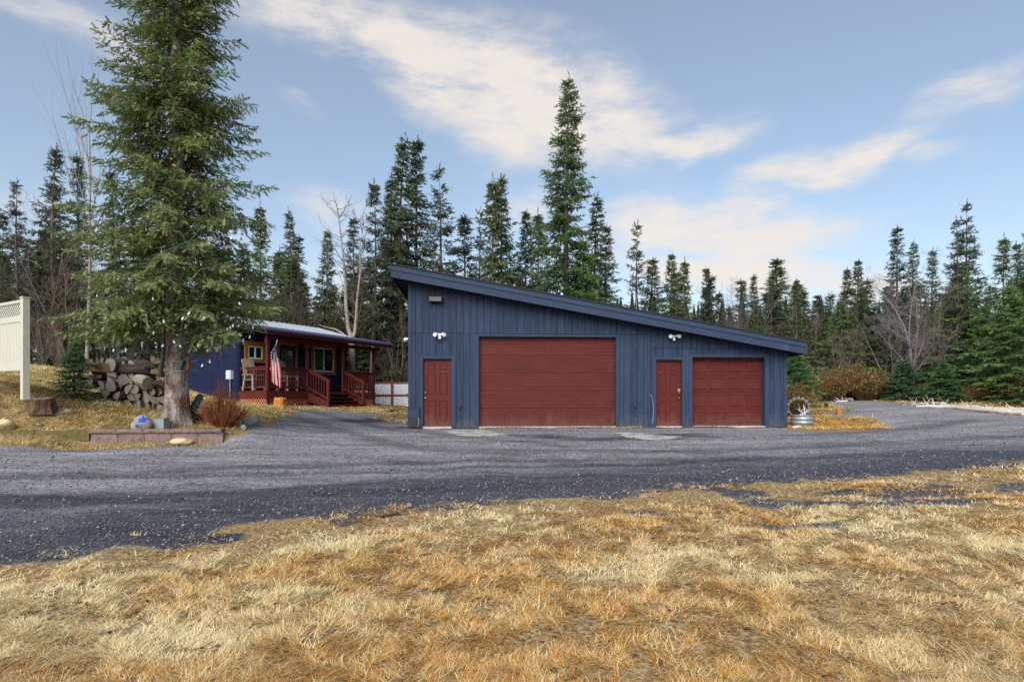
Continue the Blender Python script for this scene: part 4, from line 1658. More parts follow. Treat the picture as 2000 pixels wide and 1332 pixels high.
# --- skyline behind the garage, left to right
sky_list = [
    ('barelow', 722, 352, 33, 'tall thin spruce with bare lower trunk just right of the forked birch', GC, .8),
    ('narrow2', 765, 348, 36, 'dark spruce standing against the left flank of the twin-topped spruce', GC, .95),
    ('narrow', 800, 264, 35, 'tall twin-topped spruce rising above the high end of the garage roof, left stem', GB, 1.05),
    ('narrow2', 816, 272, 35.6, 'tall twin-topped spruce rising above the high end of the garage roof, right stem', GB, .95),
    ('sparse', 858, 322, 34, 'open ragged spruce leaning just right of the twin-topped spruce', GB, .9),
    ('thin', 906, 422, 37, 'short slim spruce between the ragged spruce and the dense dark one', GB, 1.2),
    ('sparse2', 930, 405, 38, 'thin leaning half-dead spruce beside the dense dark one', GB, .6),
    ('full2', 963, 346, 34, 'dense dark spruce above the middle of the roof slope, left top', GB, .72),
    ('full', 979, 346, 35, 'dense dark spruce above the middle of the roof slope, right top', GB, .66),
    ('full', 1029, 414, 37, 'broad spruce just left of the tallest spire, left top', GB, .75),
    ('full2', 1050, 412, 36, 'broad spruce just left of the tallest spire, right top', GB, .72),
    ('tallspire', 1110, 150, 33, 'tallest narrow spire of a spruce behind the garage roof', GB, 1.0),
    ('narrow', 1166, 377, 35, 'dark spruce close on the right of the tallest spire', GB, 1.15),
    ('narrow2', 1185, 440, 37, 'lower spruce filling the gap right of the tallest spire', GB, 1.1),
    ('sparse2', 1243, 430, 34, 'lone see-through spruce standing clear against the sky', GB, .85),
    ('full', 1313, 496, 36, 'pair of bushy spruces over the roof, left one', GB, .75),
    ('full2', 1338, 506, 35, 'pair of bushy spruces over the roof, right one', GB, .85),
    ('thin', 1379, 524, 37, 'thin wispy spruce right of the bushy pair', GB, .8),
    ('thin', 1391, 540, 36, 'small slim spruce right of the thin wispy one', GB, 1.2),
    ('thin', 1405, 572, 38, 'lowest small spruce between wispy pair and dark trio', GB, 1.2),
    ('full', 1472, 538, 37, 'dark spruce trio above the low roof end, leftmost', GB, .7),
    ('narrow2', 1508, 536, 39, 'dark spruce trio above the low roof end, middle', GB, .9),
    ('full2', 1556, 542, 37, 'dark spruce trio above the low roof end, rightmost', GB, .62),
    ('full2', 1654, 520, 34, 'bushy twin spruces at the bend of the drive, left top', GR, .7),
    ('full', 1677, 508, 34.5, 'bushy twin spruces at the bend of the drive, right top', GR, .7),
    ('narrow2', 1752, 442, 33, 'tall clubbed spruce behind the leafless grey tree, left top', GR, 1.0),
    ('narrow', 1782, 470, 34, 'tall clubbed spruce behind the leafless grey tree, right top', GR, .9),
    ('narrow2', 1822, 488, 33, 'dark spruce between the leafless tree and the tall bare-topped pair', GR, .9),
    ('sparse', 1864, 428, 30, 'bare-topped spruce pair on the far side of the drive, left one', GR, .75),
    ('sparse', 1892, 392, 31, 'bare-topped spruce pair on the far side of the drive, taller right one', GR, .85),
    ('full2', 1962, 460, 28, 'thick green spruce near the frame edge, pointed top', GR, .85),
    ('narrow2', 1985, 475, 30, 'narrow spruce tip behind the thick green spruce', GR, 1.0),
    ('full', 2010, 452, 27, 'full green spruce cut by the picture edge', GR, .9),
    # right of the big spruce
    ('full2', 508, 398, 30, 'spruce half hidden behind the right side of the big spruce', GC, .7),
    ('narrow', 562, 412, 34, 'slim dark spruce pair above the cabin roof, taller left one', GC, .75),
    ('narrow2', 584, 460, 35, 'slim dark spruce pair above the cabin roof, shorter right one', GC, .95),
    ('thin', 544, 508, 36, 'small spruce tucked left of the slim dark pair', GC, 1.0),
    ('full', 641, 452, 35, 'grey-green broad spruce behind the forked birch', GC, .62),
    ('narrow2', 690, 424, 36, 'dark spruce seen between the forks of the birch', GC, .85),
    # left bank
    ('barelow', 8, 414, 26, 'spruce at the picture edge above the white fence', GLF, .8),
    ('sparse2', 46, 352, 24, 'leaning open spruce above the end of the white fence', GLF, .9),
    ('barelow', 92, 352, 27, 'dark bare-stemmed spruce second from the white fence', GLF, .8),
    ('barelow', 122, 290, 25, 'tall dark spruce left of the slender birch', GLF, .9),
    ('narrow2', 150, 302, 27, 'dark spruce right behind the slender birch', GLF, .85),
    ('barelow', 205, 330, 29, 'spruce stem behind the left skirts of the big spruce', GLF, .9),
]
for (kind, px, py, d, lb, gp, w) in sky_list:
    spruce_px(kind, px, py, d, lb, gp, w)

# greener skirts and young trees beyond the turning area
young_list = [
    ('young', 1765, 704, 27.5, 'round young spruce below the leafless grey tree', 1.05, 0),
    ('young2', 1716, 722, 29.5, 'young spruce behind the brown willow bush', 1.0, 0),
    ('young2', 1845, 712, 26.0, 'bluish young spruce left of the dark hollow by the drive', 1.0, 0),
    ('young', 1900, 690, 27.5, 'taller bluish young spruce in the dark hollow by the drive', 1.15, 0),
    ('bigfull', 1975, 560, 25, 'bright green full spruce sweeping down to the drive at the picture edge', .95, 0),
    ('bigfull', 1880, 520, 30, 'bright green full spruce behind the bluish young ones', .75, 0),
    ('bigfull', 1925, 600, 28.5, 'green spruce between the bluish young ones and the picture edge', .8, 0),
    ('bigfull', 2070, 560, 22, 'green spruce just outside the picture edge', .9, 0),
    ('bigfull', 1640, 588, 34, 'olive spruce at the far bend of the drive', .75, 0),
    ('full', 1690, 600, 35.5, 'olive green spruce left of the leafless grey tree', .9, 0),
    ('young2', 1553, 690, 25.0, 'young spruce peeping round the low corner of the garage', .75, 0),
    ('full2', 1575, 640, 30.0, 'spruce behind the low corner of the garage', .8, 0),
    ('full', 1610, 622, 36.0, 'shaded spruce behind the brown willow bush', .8, 0),
    ('bigfull', 1135, 470, 32.5, 'yellow-green full spruce at the foot of the tallest spire', .55, 0),
]
for (kind, px, py, d, lb, w, _) in young_list:
    spruce_px(kind, px, py, d, lb, 'young spruces by the turning area', w * (2.6 if kind.startswith('young') else 1.9))

# filler forest that closes the view behind
fill = []
rg = np.random.default_rng(5)


def filler(x0, x1, d0, d1, y0, y1, n, lb, gp, kinds=('full', 'full2', 'narrow', 'narrow2', 'barelow', 'thin')):
    made = 0
    k = 0
    while made < n and k < n * 30:
        k += 1
        d = d0 + (d1 - d0) * rg.random()
        px = x0 + (x1 - x0) * ((made + rg.random()) / n)
        py = y0 + (y1 - y0) * rg.random()
        x = (px - 1000) / FPX * d
        if any((x - a) ** 2 + (d - b) ** 2 < 1.0 for a, b in fill):
            continue
        fill.append((x, d))
        spruce_px(kinds[int(rg.random() * len(kinds))], px, py, d, lb, gp, (1.2 if px < 1400 else 1.6) + .9 * rg.random())
        made += 1


filler(540, 800, 38, 52, 500, 610, 14, 'one of the spruces in the dim wood behind the cabin and fence', 'wood behind the cabin')
filler(790, 1540, 38, 52, 500, 640, 17, 'one of the low spruces filling in behind the garage roof line', 'wood behind the garage')
filler(1420, 2060, 39, 52, 545, 625, 20, 'one of the far spruces closing the view beyond the turning area', 'wood beyond the turning area')
filler(1560, 1760, 36, 41, 545, 600, 8, 'one of the mixed olive spruces at the far bend beside the garage', 'wood at the far bend')
filler(1700, 2040, 35, 40, 520, 600, 7, 'one of the spruces in the second row beyond the turning area', 'second row beyond the turning area')
filler(-60, 330, 28, 44, 420, 560, 17, 'one of the bare-stemmed spruces in the shady wood on the bank', 'wood on the bank', ('barelow', 'sparse', 'narrow2', 'barelow'))
filler(560, 790, 34.5, 38, 560, 640, 8, 'one of the shorter spruces in the brush close behind the cabin', 'front of the wood behind the cabin')
filler(-40, 160, 24.5, 29, 430, 560, 6, 'one of the thin spruces at the front of the wood on the bank', 'front of the wood on the bank', ('sparse2', 'thin', 'barelow'))
filler(330, 560, 40, 54, 470, 590, 8, 'one of the spruces in the wood behind the big spruce', 'wood behind the big spruce')

# small spruce on the bank near the wood pile
spruce_px('young2', 146, 670, 15.6, 'small bright young spruce beside the firewood pile', 'young spruces on the bank', 1.3)
spruce_px('young2', 96, 648, 25, 'little spruce at the edge of the shady wood', 'young spruces on the bank', .5)

# ------------------------------------------------------------------ the big spruce
HX, HY = (346 - 1000) / FPX * 14.5, 14.5
HZ = float(gz(HX, HY))


def hero_radius(t):
    h = t * 17.5
    pts_h = [1.8, 2.6, 3.6, 5.0, 6.2, 7.5, 9.0, 10.5, 12.5, 15, 17.5]
    pts_r = [1.2, 1.8, 2.15, 1.9, 1.7, 1.5, 1.3, 1.1, .8, .45, .05]
    return float(np.interp(h, pts_h, pts_r))


Th = twig_template(4, .26, .30, .26)
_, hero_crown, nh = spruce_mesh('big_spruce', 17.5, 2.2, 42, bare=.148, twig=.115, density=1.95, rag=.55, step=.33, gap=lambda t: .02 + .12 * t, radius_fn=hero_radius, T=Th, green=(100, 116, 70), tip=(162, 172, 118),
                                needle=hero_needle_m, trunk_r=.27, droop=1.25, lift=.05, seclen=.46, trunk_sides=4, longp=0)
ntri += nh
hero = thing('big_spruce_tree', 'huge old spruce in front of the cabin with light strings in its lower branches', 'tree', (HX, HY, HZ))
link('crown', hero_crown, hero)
# trunk with flaky bark relief
hb_m = bpy.data.materials.new('flaky_spruce_bark')
hb_m.use_nodes = True
_n2, _l2 = hb_m.node_tree.nodes, hb_m.node_tree.links
_b2 = _n2['Principled BSDF']
_b2.inputs['Roughness'].default_value = .9
_t2 = _n2.new('ShaderNodeTexCoord')
_v2 = _n2.new('ShaderNodeTexVoronoi')
_v2.inputs['Scale'].default_value = 22
_mp2 = _n2.new('ShaderNodeMapping')
_mp2.inputs['Scale'].default_value = (1, 1, .55)
_l2.new(_t2.outputs['Object'], _mp2.inputs[0])
_l2.new(_mp2.outputs[0], _v2.inputs['Vector'])
_z2 = _n2.new('ShaderNodeTexNoise')
_z2.inputs['Scale'].default_value = 5
_z2.inputs['Detail'].default_value = 7
_l2.new(_mp2.outputs[0], _z2.inputs['Vector'])
_r2 = _n2.new('ShaderNodeValToRGB')
_e = _r2.color_ramp.elements
_e[0].position, _e[0].color = .33, srgb(96, 56, 40)
_e[1].position, _e[1].color = .70, srgb(176, 166, 164)
_x = _e.new(.44)
_x.color = srgb(120, 98, 88)
_x = _e.new(.55)
_x.color = srgb(150, 136, 132)
_l2.new(_z2.outputs['Fac'], _r2.inputs[0])
_m2 = _n2.new('ShaderNodeMix')
_m2.data_type = 'RGBA'
_m2.blend_type = 'MULTIPLY'
_m2.inputs['Factor'].default_value = .45
_l2.new(_r2.outputs[0], _m2.inputs['A'])
_sc2 = _n2.new('ShaderNodeSeparateColor')
_l2.new(_v2.outputs['Color'], _sc2.inputs[0])
_l2.new(_sc2.outputs[0], _m2.inputs['B'])
_l2.new(_m2.outputs['Result'], _b2.inputs['Base Color'])
_p2 = _n2.new('ShaderNodeBump')
_p2.inputs['Strength'].default_value = .8
_p2.inputs['Distance'].default_value = .03
_l2.new(_v2.outputs['Distance'], _p2.inputs['Height'])
_l2.new(_p2.outputs[0], _b2.inputs['Normal'])
V, F = [], []
nr, nsd = 90, 36
for i in range(nr + 1):
    h = -.35 + 17.2 * (i / nr) ** 1.25
    r = .262 * (1 - max(0, h) / 17.8) + .10 * math.exp(-max(h, -.2) * 3.2)
    for k in range(nsd):
        a = 6.2832 * k / nsd
        rr = r * (1 + .10 * math.exp(-max(h, 0) * 1.6) * math.sin(a * 5 + 1) + .09 * (float(vnoise(a * 3.5, h * 4.5, 3)) - .5) + .05 * (float(vnoise(a * 9, h * 14, 5)) - .5))
        V.append((rr * math.cos(a), rr * math.sin(a), h))
for i in range(nr):
    for k in range(nsd):
        k2 = (k + 1) % nsd
        F.append((i * nsd + k, i * nsd + k2, (i + 1) * nsd + k2, (i + 1) * nsd + k))
link('trunk', np_mesh('big_spruce_trunk', np.array(V), np.array(F), mats=[hb_m], smooth=True), hero)
# limbs and dead twigs
lm = MB()
rgh = np.random.default_rng(3)
for i in range(170):
    t = .12 + .8 * rgh.random()
    a = rgh.random() * 6.283
    L = hero_radius(t) * (.5 + .4 * rgh.random())
    h = t * 17.5
    r0 = .24 * (1 - t) * .9
    P = []
    for q in (0, .35, .7, 1):
        P.append((math.cos(a) * (r0 + L * q), math.sin(a) * (r0 + L * q), h + L * (.05 * q - .3 * q ** 1.5 + .1 * q ** 3)))
    lm.tube(P, [.032, .024, .015, .005], 4, cap=False)
for i in range(40):
    a = rgh.random() * 6.283
    h = 1.7 + rgh.random() * 2.2
    P = [np.array((math.cos(a) * .2, math.sin(a) * .2, h))]
    for q in range(4):
        P.append(P[-1] + np.array((math.cos(a), math.sin(a), -.35)) * .28 + rgh.normal(0, .07, 3))
    lm.tube(P, [.014, .011, .009, .006, .003], 3, cap=False)
lmo = lm.build('limbs', bark_m, hero)
lmo['kind'] = 'stuff'

# ------------------------------------------------------------------ leafless trees and shrubs
def bare_tree_mesh(name, H, seed, mat, r0=None, forks=1, spread=.55, depth=4, nchild=(5, 8), up=.55, stem_bare=.25, wig=.10, sides=5):
    rg = np.random.default_rng(seed)
    mb = MB()
    r0 = r0 or H * .011

    def grow(p, d, L, r, lev):
        n = 5 if lev < 2 else 3
        P, Rd = [p], [r]
        q, dd = p.copy(), d.copy()
        for i in range(n):
            dd = dd + rg.normal(0, wig, 3) + np.array((0, 0, up * .12))
            dd /= np.linalg.norm(dd)
            q = q + dd * L / n
            P.append(q)
            Rd.append(r * (1 - .82 * (i + 1) / n))
        mb.tube(P, [max(.003, x) for x in Rd], sides if lev < 2 else 3, cap=False)
        if lev >= depth:
            return
        m = rg.integers(*nchild)
        for k in range(m):
            t = (stem_bare if lev == 0 else .2) + (1 - (stem_bare if lev == 0 else .2)) * (k + rg.random()) / m
            i = min(int(t * n), n - 1)
            pp = P[i] + (P[i + 1] - P[i]) * (t * n - i)
            ax = P[i + 1] - P[i]
            ax /= np.linalg.norm(ax)
            rv = rg.normal(0, 1, 3)
            sd = np.cross(ax, rv)
            sd /= np.linalg.norm(sd)
            nd = ax * (1 - spread) + sd * spread + np.array((0, 0, .15 * up))
            nd /= np.linalg.norm(nd)
            grow(pp, nd, L * (.36 + .22 * rg.random()) * (1.1 - .45 * t), max(.004, r * (1 - .75 * t) * .55), lev + 1)
    for f in range(forks):
        a = rg.random() * 6.28
        tilt = 0 if forks == 1 else .16
        d = np.array((math.cos(a) * tilt, math.sin(a) * tilt, 1.0))
        grow(np.array((0.0, 0, -.15)), d / np.linalg.norm(d), H * (1 if f == 0 else .8 + .15 * rg.random()), r0, 0)
    return mb.mesh(name, mat)


def bare(name, me, px, py, d, H, label, cat, group, rz=0.0):
    x = (px - 1000) / FPX * d
    z = float(gz(x, d))
    zt = CAMZ - (py - HORIZ) / FPX * d
    o = link(name, me, None, (x, d, z), (0, 0, rz), (zt - z) / H)
    return tag(o, label, cat, group)


birch1 = bare_tree_mesh('slender_birch', 10, 21, birch_m, .085, 1, .34, 2, (8, 11), .9, .55, .03)
bare('birch_tree', birch1, 168, 235, 20.5, 10, 'slender white-stemmed birch beside the big spruce', 'tree', 'birches', .5)
# forked birch beside the porch: two stems from one foot
fbm_ = MB()
fork = thing('forked_birch_tree', 'forked white birch rising behind the end of the cabin porch', 'tree', ((688 - 1000) / FPX * 31.5, 31.5, float(gz((688 - 1000) / FPX * 31.5, 31.5))), 0, 'birches')


def wp(px, py, d=31.5):
    p = at(px, py, d)
    return p - np.array(fork.location)


main = [wp(686, 800), wp(687, 730), wp(688, 690), wp(687, 662)]
fbm_.tube(main, [.17, .155, .15, .16], 10, cap=False)
lt = [wp(687, 662), wp(680, 640), wp(676, 600), wp(674, 540), wp(668, 480), wp(662, 430), wp(658, 400)]
rtb = [wp(687, 664), wp(693, 650), wp(696, 620), wp(698, 580), wp(704, 530), wp(703, 480), wp(712, 430)]
fbm_.tube(lt, [.13, .11, .095, .075, .05, .03, .01], 8, cap=False)
fbm_.tube(rtb, [.11, .10, .085, .065, .045, .028, .01], 8, cap=False)
fbm_.tube([wp(683, 665), wp(670, 652), wp(655, 643), wp(640, 640), wp(622, 634)], [.07, .06, .045, .03, .01], 6, cap=False)
fbm_.build('trunk', birch_m, fork)
tw = MB()
rgf = np.random.default_rng(9)
for line in (lt, rtb):
    for i in range(34):
        t = .15 + .85 * rgf.random()
        k = min(int(t * 6), 5)
        p = line[k] + (line[k + 1] - line[k]) * (t * 6 - k)
        d_ = np.array((rgf.normal(0, 1), rgf.normal(0, 1), .5 + rgf.random()))
        d_ /= np.linalg.norm(d_)
        L = (1.6 - .9 * t) * (.5 + rgf.random())
        P = [p, p + d_ * L * .5 + rgf.normal(0, .05, 3), p + d_ * L + np.array((0, 0, .1)) + rgf.normal(0, .1, 3)]
        tw.tube(P, [.022, .014, .004], 3, cap=False)
        for j in range(5):
            q = P[1] + (P[2] - P[1]) * rgf.random()
            e = d_ + rgf.normal(0, .6, 3)
            tw.tube([q, q + e * L * .3], [.009, .003], 3, cap=False)
tw.build('branches', twig_m, fork)

bt_a = bare_tree_mesh('bare_a', 8, 31, greybark_m, .095, 3, .58, 4, (5, 8), .45, .15, .12, 4)
bt_b = bare_tree_mesh('bare_b', 6, 33, twig_m, .05, 4, .5, 3, (6, 9), .5, .2, .10)
bt_c = bare_tree_mesh('bare_c', 5, 35, twig_m, .03, 9, .5, 2, (7, 10), .5, .15, .12)
bare('bare_tree', bt_a, 1783, 520, 28.5, 8, 'leafless grey many-limbed tree standing before the dark spruces by the drive', 'tree', 'leafless trees', 1.2)
for i, (px, py, d, me, H, lb) in enumerate([
        (1740, 575, 30, bt_b, 6, 'thin leafless tree just left of the grey many-limbed one'), (1832, 575, 30.5, bt_b, 6, 'thin leafless tree just right of the grey many-limbed one'),
        (1440, 566, 38, bt_b, 6, 'purplish leafless thicket over the roof left of the dark trio'), (1425, 590, 37, bt_c, 5, 'low purplish brush over the roof left of the dark trio'),
        (1598, 600, 36, bt_b, 6, 'purplish leafless tree right of the garage roof end'), (1630, 610, 37, bt_c, 5, 'purplish brush at the far bend of the drive'),
        (600, 560, 34, bt_b, 6, 'brownish leafless tree above the cabin ridge'), (570, 590, 33, bt_c, 5, 'brownish brush above the cabin ridge'), (630, 600, 35, bt_c, 5, 'brownish brush left of the forked birch'),
        (745, 560, 36, bt_b, 6, 'leafless tree between the forked birch and the garage'), (770, 640, 34, bt_c, 5, 'brush behind the corrugated fence near the garage corner'),
        (95, 430, 25, bt_b, 6, 'grey leafless tree in the shady wood above the white fence'), (135, 480, 24, bt_b, 6, 'grey leafless tree left of the slender birch stem'), (85, 600, 23.5, bt_c, 5, 'grey brush at the wood edge behind the white fence'),
        (215, 560, 26, bt_b, 6, 'grey leafless tree right of the slender birch stem'), (110, 640, 22.5, bt_c, 5, 'low grey brush at the wood edge behind the little spruce'), (1650, 650, 32, bt_c, 5, 'grey brush behind the brown willow bush')]):
    bare('bare_tree' if me is bt_b else 'bare_shrub', me, px, py, d, H, lb, 'tree' if me is bt_b else 'shrub', 'leafless trees and brush', i * 1.7)


def leafy_shrub(name, seed, W, H, nst, leaf_cols, nleaf, stem_mat):
    """many arching stems with small withered leaves: stems mesh + leaves mesh"""
    rg = np.random.default_rng(seed)
    mb = MB()
    LP = []
    for i in range(nst):
        a = rg.random() * 6.283
        rr = rg.random() ** .6
        d = np.array((math.cos(a) * rr * W, math.sin(a) * rr * W, H * (1 - .45 * rr * rr) * (.7 + .3 * rg.random())))
        b = np.array((math.cos(a) * .15 * W * rg.random(), math.sin(a) * .15 * W * rg.random(), -.05))
        P = [b + d * q + np.array((0, 0, -.25 * H * rr * (q ** 2 - q))) + rg.normal(0, .03, 3) * (q > 0) for q in (0, .35, .7, 1)]
        mb.tube(P, [.012, .009, .006, .002], 3, cap=False)
        for j in range(7):
            q = .3 + .7 * rg.random()
            k = min(int(q * 3), 2)
            p = P[k] + (P[k + 1] - P[k]) * (q * 3 - k)
            e = d / np.linalg.norm(d) * .6 + rg.normal(0, .5, 3)
            tipp = p + e * (.18 + .2 * rg.random()) * H * .5
            mb.tube([p, tipp], [.005, .0015], 3, cap=False)
            LP.append((p, tipp))
    n = nleaf
    k = rg.integers(0, len(LP), n)
    q = rg.random((n, 1))
    pos = np.array([LP[i][0] for i in k]) * (1 - q) + np.array([LP[i][1] for i in k]) * q + rg.normal(0, .02, (n, 3))
    T = np.array([[(0, 0, 0), (.5, -.28, .04), (1, 0, 0)], [(0, 0, 0), (1, 0, 0), (.5, .28, .04)]])
    V, _, t_ = scatter(T, pos, rg.normal(0, 1, (n, 3)), .045 + .045 * rg.random(n))
    cols = np.array([srgb(*c)[:3] for c in leaf_cols])[rg.integers(0, len(leaf_cols), n)] * (.7 + .6 * rg.random((n, 1)))
    return mb.mesh(name + '_stems', stem_mat), np_mesh(name + '_leaves', V, np.arange(len(V)).reshape(-1, 3), np.repeat(cols, t_ * 3, axis=0), [MATS['withered_leaf']])


attr_mat('withered_leaf', .8, .2, .2)
red_stem = pmat('russet_stems', srgb(126, 72, 44), .8, .25, 8, jitter=.05)
ochre_stem = pmat('brown_stems', srgb(110, 84, 58), .85, .25, 8)
sh = [leafy_shrub('willow_a', 51, 1.5, 1.7, 170, [(150, 104, 56), (178, 140, 82), (108, 76, 44), (120, 110, 56), (90, 92, 50)], 5200, ochre_stem),
      leafy_shrub('willow_b', 52, 1.3, 1.5, 150, [(112, 112, 60), (150, 130, 70), (96, 92, 52), (176, 146, 88)], 4800, ochre_stem)]


def shrub(pair, px, py, d, H, label, name='willow_shrub', group='withered willow bushes', wx=1.0):
    x = (px - 1000) / FPX * d
    z = float(gz(x, d))
    zt = CAMZ - (py - HORIZ) / FPX * d
    o = thing(name, label, 'shrub', (x, d, z), random.random() * 6, group)
    s = (zt - z) / H
    o.scale = (s * wx, s * wx, s)
    link('stems', pair[0], o)
    link('leaves', pair[1], o)
    return o


shrub(sh[0], 1622, 728, 28.5, 1.5, 'rusty brown willow bush beyond the turning area, nearest the garage')
shrub(sh[0], 1662, 712, 29.5, 1.5, 'tall ochre willow bush beside the round young spruce')
shrub(sh[1], 1690, 716, 28.6, 1.4, 'yellow-flecked willow bush beside the tall ochre one')
shrub(sh[1], 1930, 736, 26, 1.4, 'olive willow bush under the bright green spruce')
shrub(sh[0], 1905, 752, 25.5, 1.5, 'low brown willow bush at the edge of the straw patch')
shrub(sh[1], 1800, 748, 29, 1.4, 'dark low willow bush between the young spruces')
shrub(sh[0], 1552, 752, 22.5, 1.5, 'small orange-brown bush behind the wheel planter', wx=.7)
shrub(sh[1], 2010, 735, 24, 1.4, 'olive bush at the picture edge under the spruce')

# russet twiggy bush beside the big trunk
rb = MB()
rgb_ = np.random.default_rng(77)
bxp, byp = ground_at(436, 836)
for i in range(260):
    a = rgb_.random() * 6.283
    rr = rgb_.random() ** .7
    top = np.array((math.cos(a) * .62 * rr, math.sin(a) * .5 * rr, (1.05 - .55 * rr ** 1.5) * (.55 + .5 * rgb_.random())))
    b = np.array((math.cos(a) * .12 * rr, math.sin(a) * .12 * rr, -.04))
    mid = b + (top - b) * .5 + np.array((math.cos(a), math.sin(a), 0)) * .05 * rr + rgb_.normal(0, .02, 3)
    rb.tube([b, mid, top], [.008, .006, .0025], 3, cap=False)
    for j in range(5):
        q = .35 + .6 * rgb_.random()
        p = mid + (top - mid) * (q * 2 - 1) if q > .5 else b + (mid - b) * q * 2
        e = (top - b) * .28 * rgb_.random() + rgb_.normal(0, .05, 3)
        rb.tube([p, p + e], [.0045, .002], 3, cap=False)
ob = rb.build('russet_bush', red_stem)
ob.location = (bxp, byp, float(gz(bxp, byp)))
tag(ob, 'leafless russet twiggy bush between the big trunk and the porch', 'shrub')

# ------------------------------------------------------------------ wooded ridge far away
rgd = np.random.default_rng(8)
N = 700
fxp = rgd.uniform(-220, 330, N)
fyp = rgd.uniform(190, 330, N)
hgt = 5 + 12 * rgd.random(N) ** 2
VV, CC = [], []
gzv = gz_base(fxp, fyp)
for i in range(N):
    for lay in range(4):
        b = lay * .22
        r = hgt[i] * .15 * (1 - lay * .22)
        a0 = rgd.random() * 6.28
        for k in range(4):
            a, a2 = a0 + k * 1.571, a0 + (k + 1) * 1.571
            VV += [(fxp[i] + r * math.cos(a), fyp[i] + r * math.sin(a), gzv[i] + hgt[i] * b - r * .4), (fxp[i] + r * math.cos(a2), fyp[i] + r * math.sin(a2), gzv[i] + hgt[i] * (b + .03)),
                   (fxp[i], fyp[i], gzv[i] + hgt[i] * min(1, b + .42))]
        CC += [np.array(srgb(48, 60, 50)[:3]) * rgd.uniform(.7, 1.3)] * 12
far = link('far_woods', np_mesh('far_woods', np.array(VV), np.arange(len(VV)).reshape(-1, 3), np.array(CC), [needle_m]))
far['kind'] = 'stuff'
far['label'] = 'distant wooded ridge of spruces on the skyline'
far['category'] = 'woods'
print('TREE TRIS', ntri)

# ------------------------------------------------------------------ things in the yard
stone_m = pmat('grey_stone', srgb(132, 130, 128), .9, .22, 6, .5, 30, contrast=1.3, jitter=.12)
paver_m = pmat('rosy_paver', srgb(116, 98, 94), .9, .28, 9, .7, 40, jitter=.16, contrast=1.4)
tan_stone = pmat('tan_stone', srgb(196, 178, 144), .9, .12, 5, .3, 30)
moss_m = pmat('mossy_timber', srgb(78, 70, 50), .9, .2, 9, .5, 40, col2=srgb(98, 96, 40), contrast=1.5)


def rock_mesh(name, seed, mat, sx=1, sy=1, sz=.7, n=18, m=12, rough=.35):
    rg = np.random.default_rng(seed)
    off = rg.random(2) * 50
    V, F = [], []
    for j in range(m + 1):
        th = math.pi * j / m
        for k in range(n):
            a = 6.2832 * k / n
            d = np.array((math.sin(th) * math.cos(a), math.sin(th) * math.sin(a), math.cos(th)))
            r = 1 + rough * (float(vnoise(d[0] * 1.6 + off[0] + d[2] * 1.1, d[1] * 1.6 + off[1] - d[2] * .7, seed % 7)) - .5) * 1.6 + rough * .4 * (float(vnoise(d[0] * 4 + off[1], d[1] * 4 + d[2] * 4 + off[0], 2)) - .5)
            V.append(d * r * np.array((sx, sy, sz)))
    for j in range(m):
        for k in range(n):
            k2 = (k + 1) % n
            F.append((j * n + k, (j + 1) * n + k, (j + 1) * n + k2, j * n + k2))
    return np_mesh(name, np.array(V), np.array(F), mats=[mat], smooth=False)


def rock(px, py, w, h, label, mat=stone_m, seed=1, name='rock', group=None, depth=None, sink=.25, cat='rock'):
    """w x h in photo pixels, foot at py"""
    x, d = ground_at(px, py) if depth is None else ((px - 1000) / FPX * depth, depth)
    W_, H_ = w / FPX * d / 2, h / FPX * d / (2 - sink * 2)
    o = link(name, rock_mesh(name, seed, mat, W_, W_ * .8, H_), None, (x, d, float(gz(x, d)) + H_ * (1 - sink * 2)), (0, 0, seed * 1.3))
    return tag(o, label, cat, group)


# retaining wall of rosy blocks with a cap course
wl_o = thing('retaining_wall', 'low retaining wall of rosy concrete blocks with flat cap stones below the big spruce', 'wall', (WALL_LINE[0][0], WALL_LINE[0][1], 0), math.atan2(WALL_LINE[1][1] - WALL_LINE[0][1], WALL_LINE[1][0] - WALL_LINE[0][0]))
wlen = math.hypot(WALL_LINE[1][0] - WALL_LINE[0][0], WALL_LINE[1][1] - WALL_LINE[0][1])


def rough_block(x0, x1, y0, y1, z0, z1, seed, bev=.012, amp=.014):
    rg = np.random.default_rng(seed)
    m = MB()
    xs_ = np.linspace(x0, x1, 6)
    zs_ = np.linspace(z0, z1, 4)
    V, F = [], []
    for j, z in enumerate(zs_):
        for i, x in enumerate(xs_):
            edge = (i in (0, 5)) or (j in (0, 3))
            V.append((x + rg.normal(0, .004), y0 + (bev if edge else -amp * rg.random()), z))
    for j in range(3):
        for i in range(5):
            q = j * 6 + i
            F.append((q, q + 1, q + 7, q + 6))
    m.add(V, F)
    m.add([(x0, y0 + bev, z1), (x1, y0 + bev, z1), (x1, y1, z1), (x0, y1, z1)], [(0, 1, 2, 3)])
    m.add([(x0, y0 + bev, z0), (x0, y0 + bev, z1), (x0, y1, z1), (x0, y1, z0)], [(0, 1, 2, 3)])
    m.add([(x1, y0 + bev, z0), (x1, y1, z0), (x1, y1, z1), (x1, y0 + bev, z1)], [(0, 1, 2, 3)])
    return m


nb_ = 5
cw = wlen / nb_
for i in range(nb_):
    rough_block(i * cw + .006, (i + 1) * cw - .006, -.14, .2, .065, .145, 60 + i, .008, .006).build('cap_stone', paver_m, wl_o)
for i in range(nb_):
    rough_block(i * cw + .03, (i + 1) * cw + .018, -.11, .16, -.30, .061, 80 + i).build('block', paver_m, wl_o)
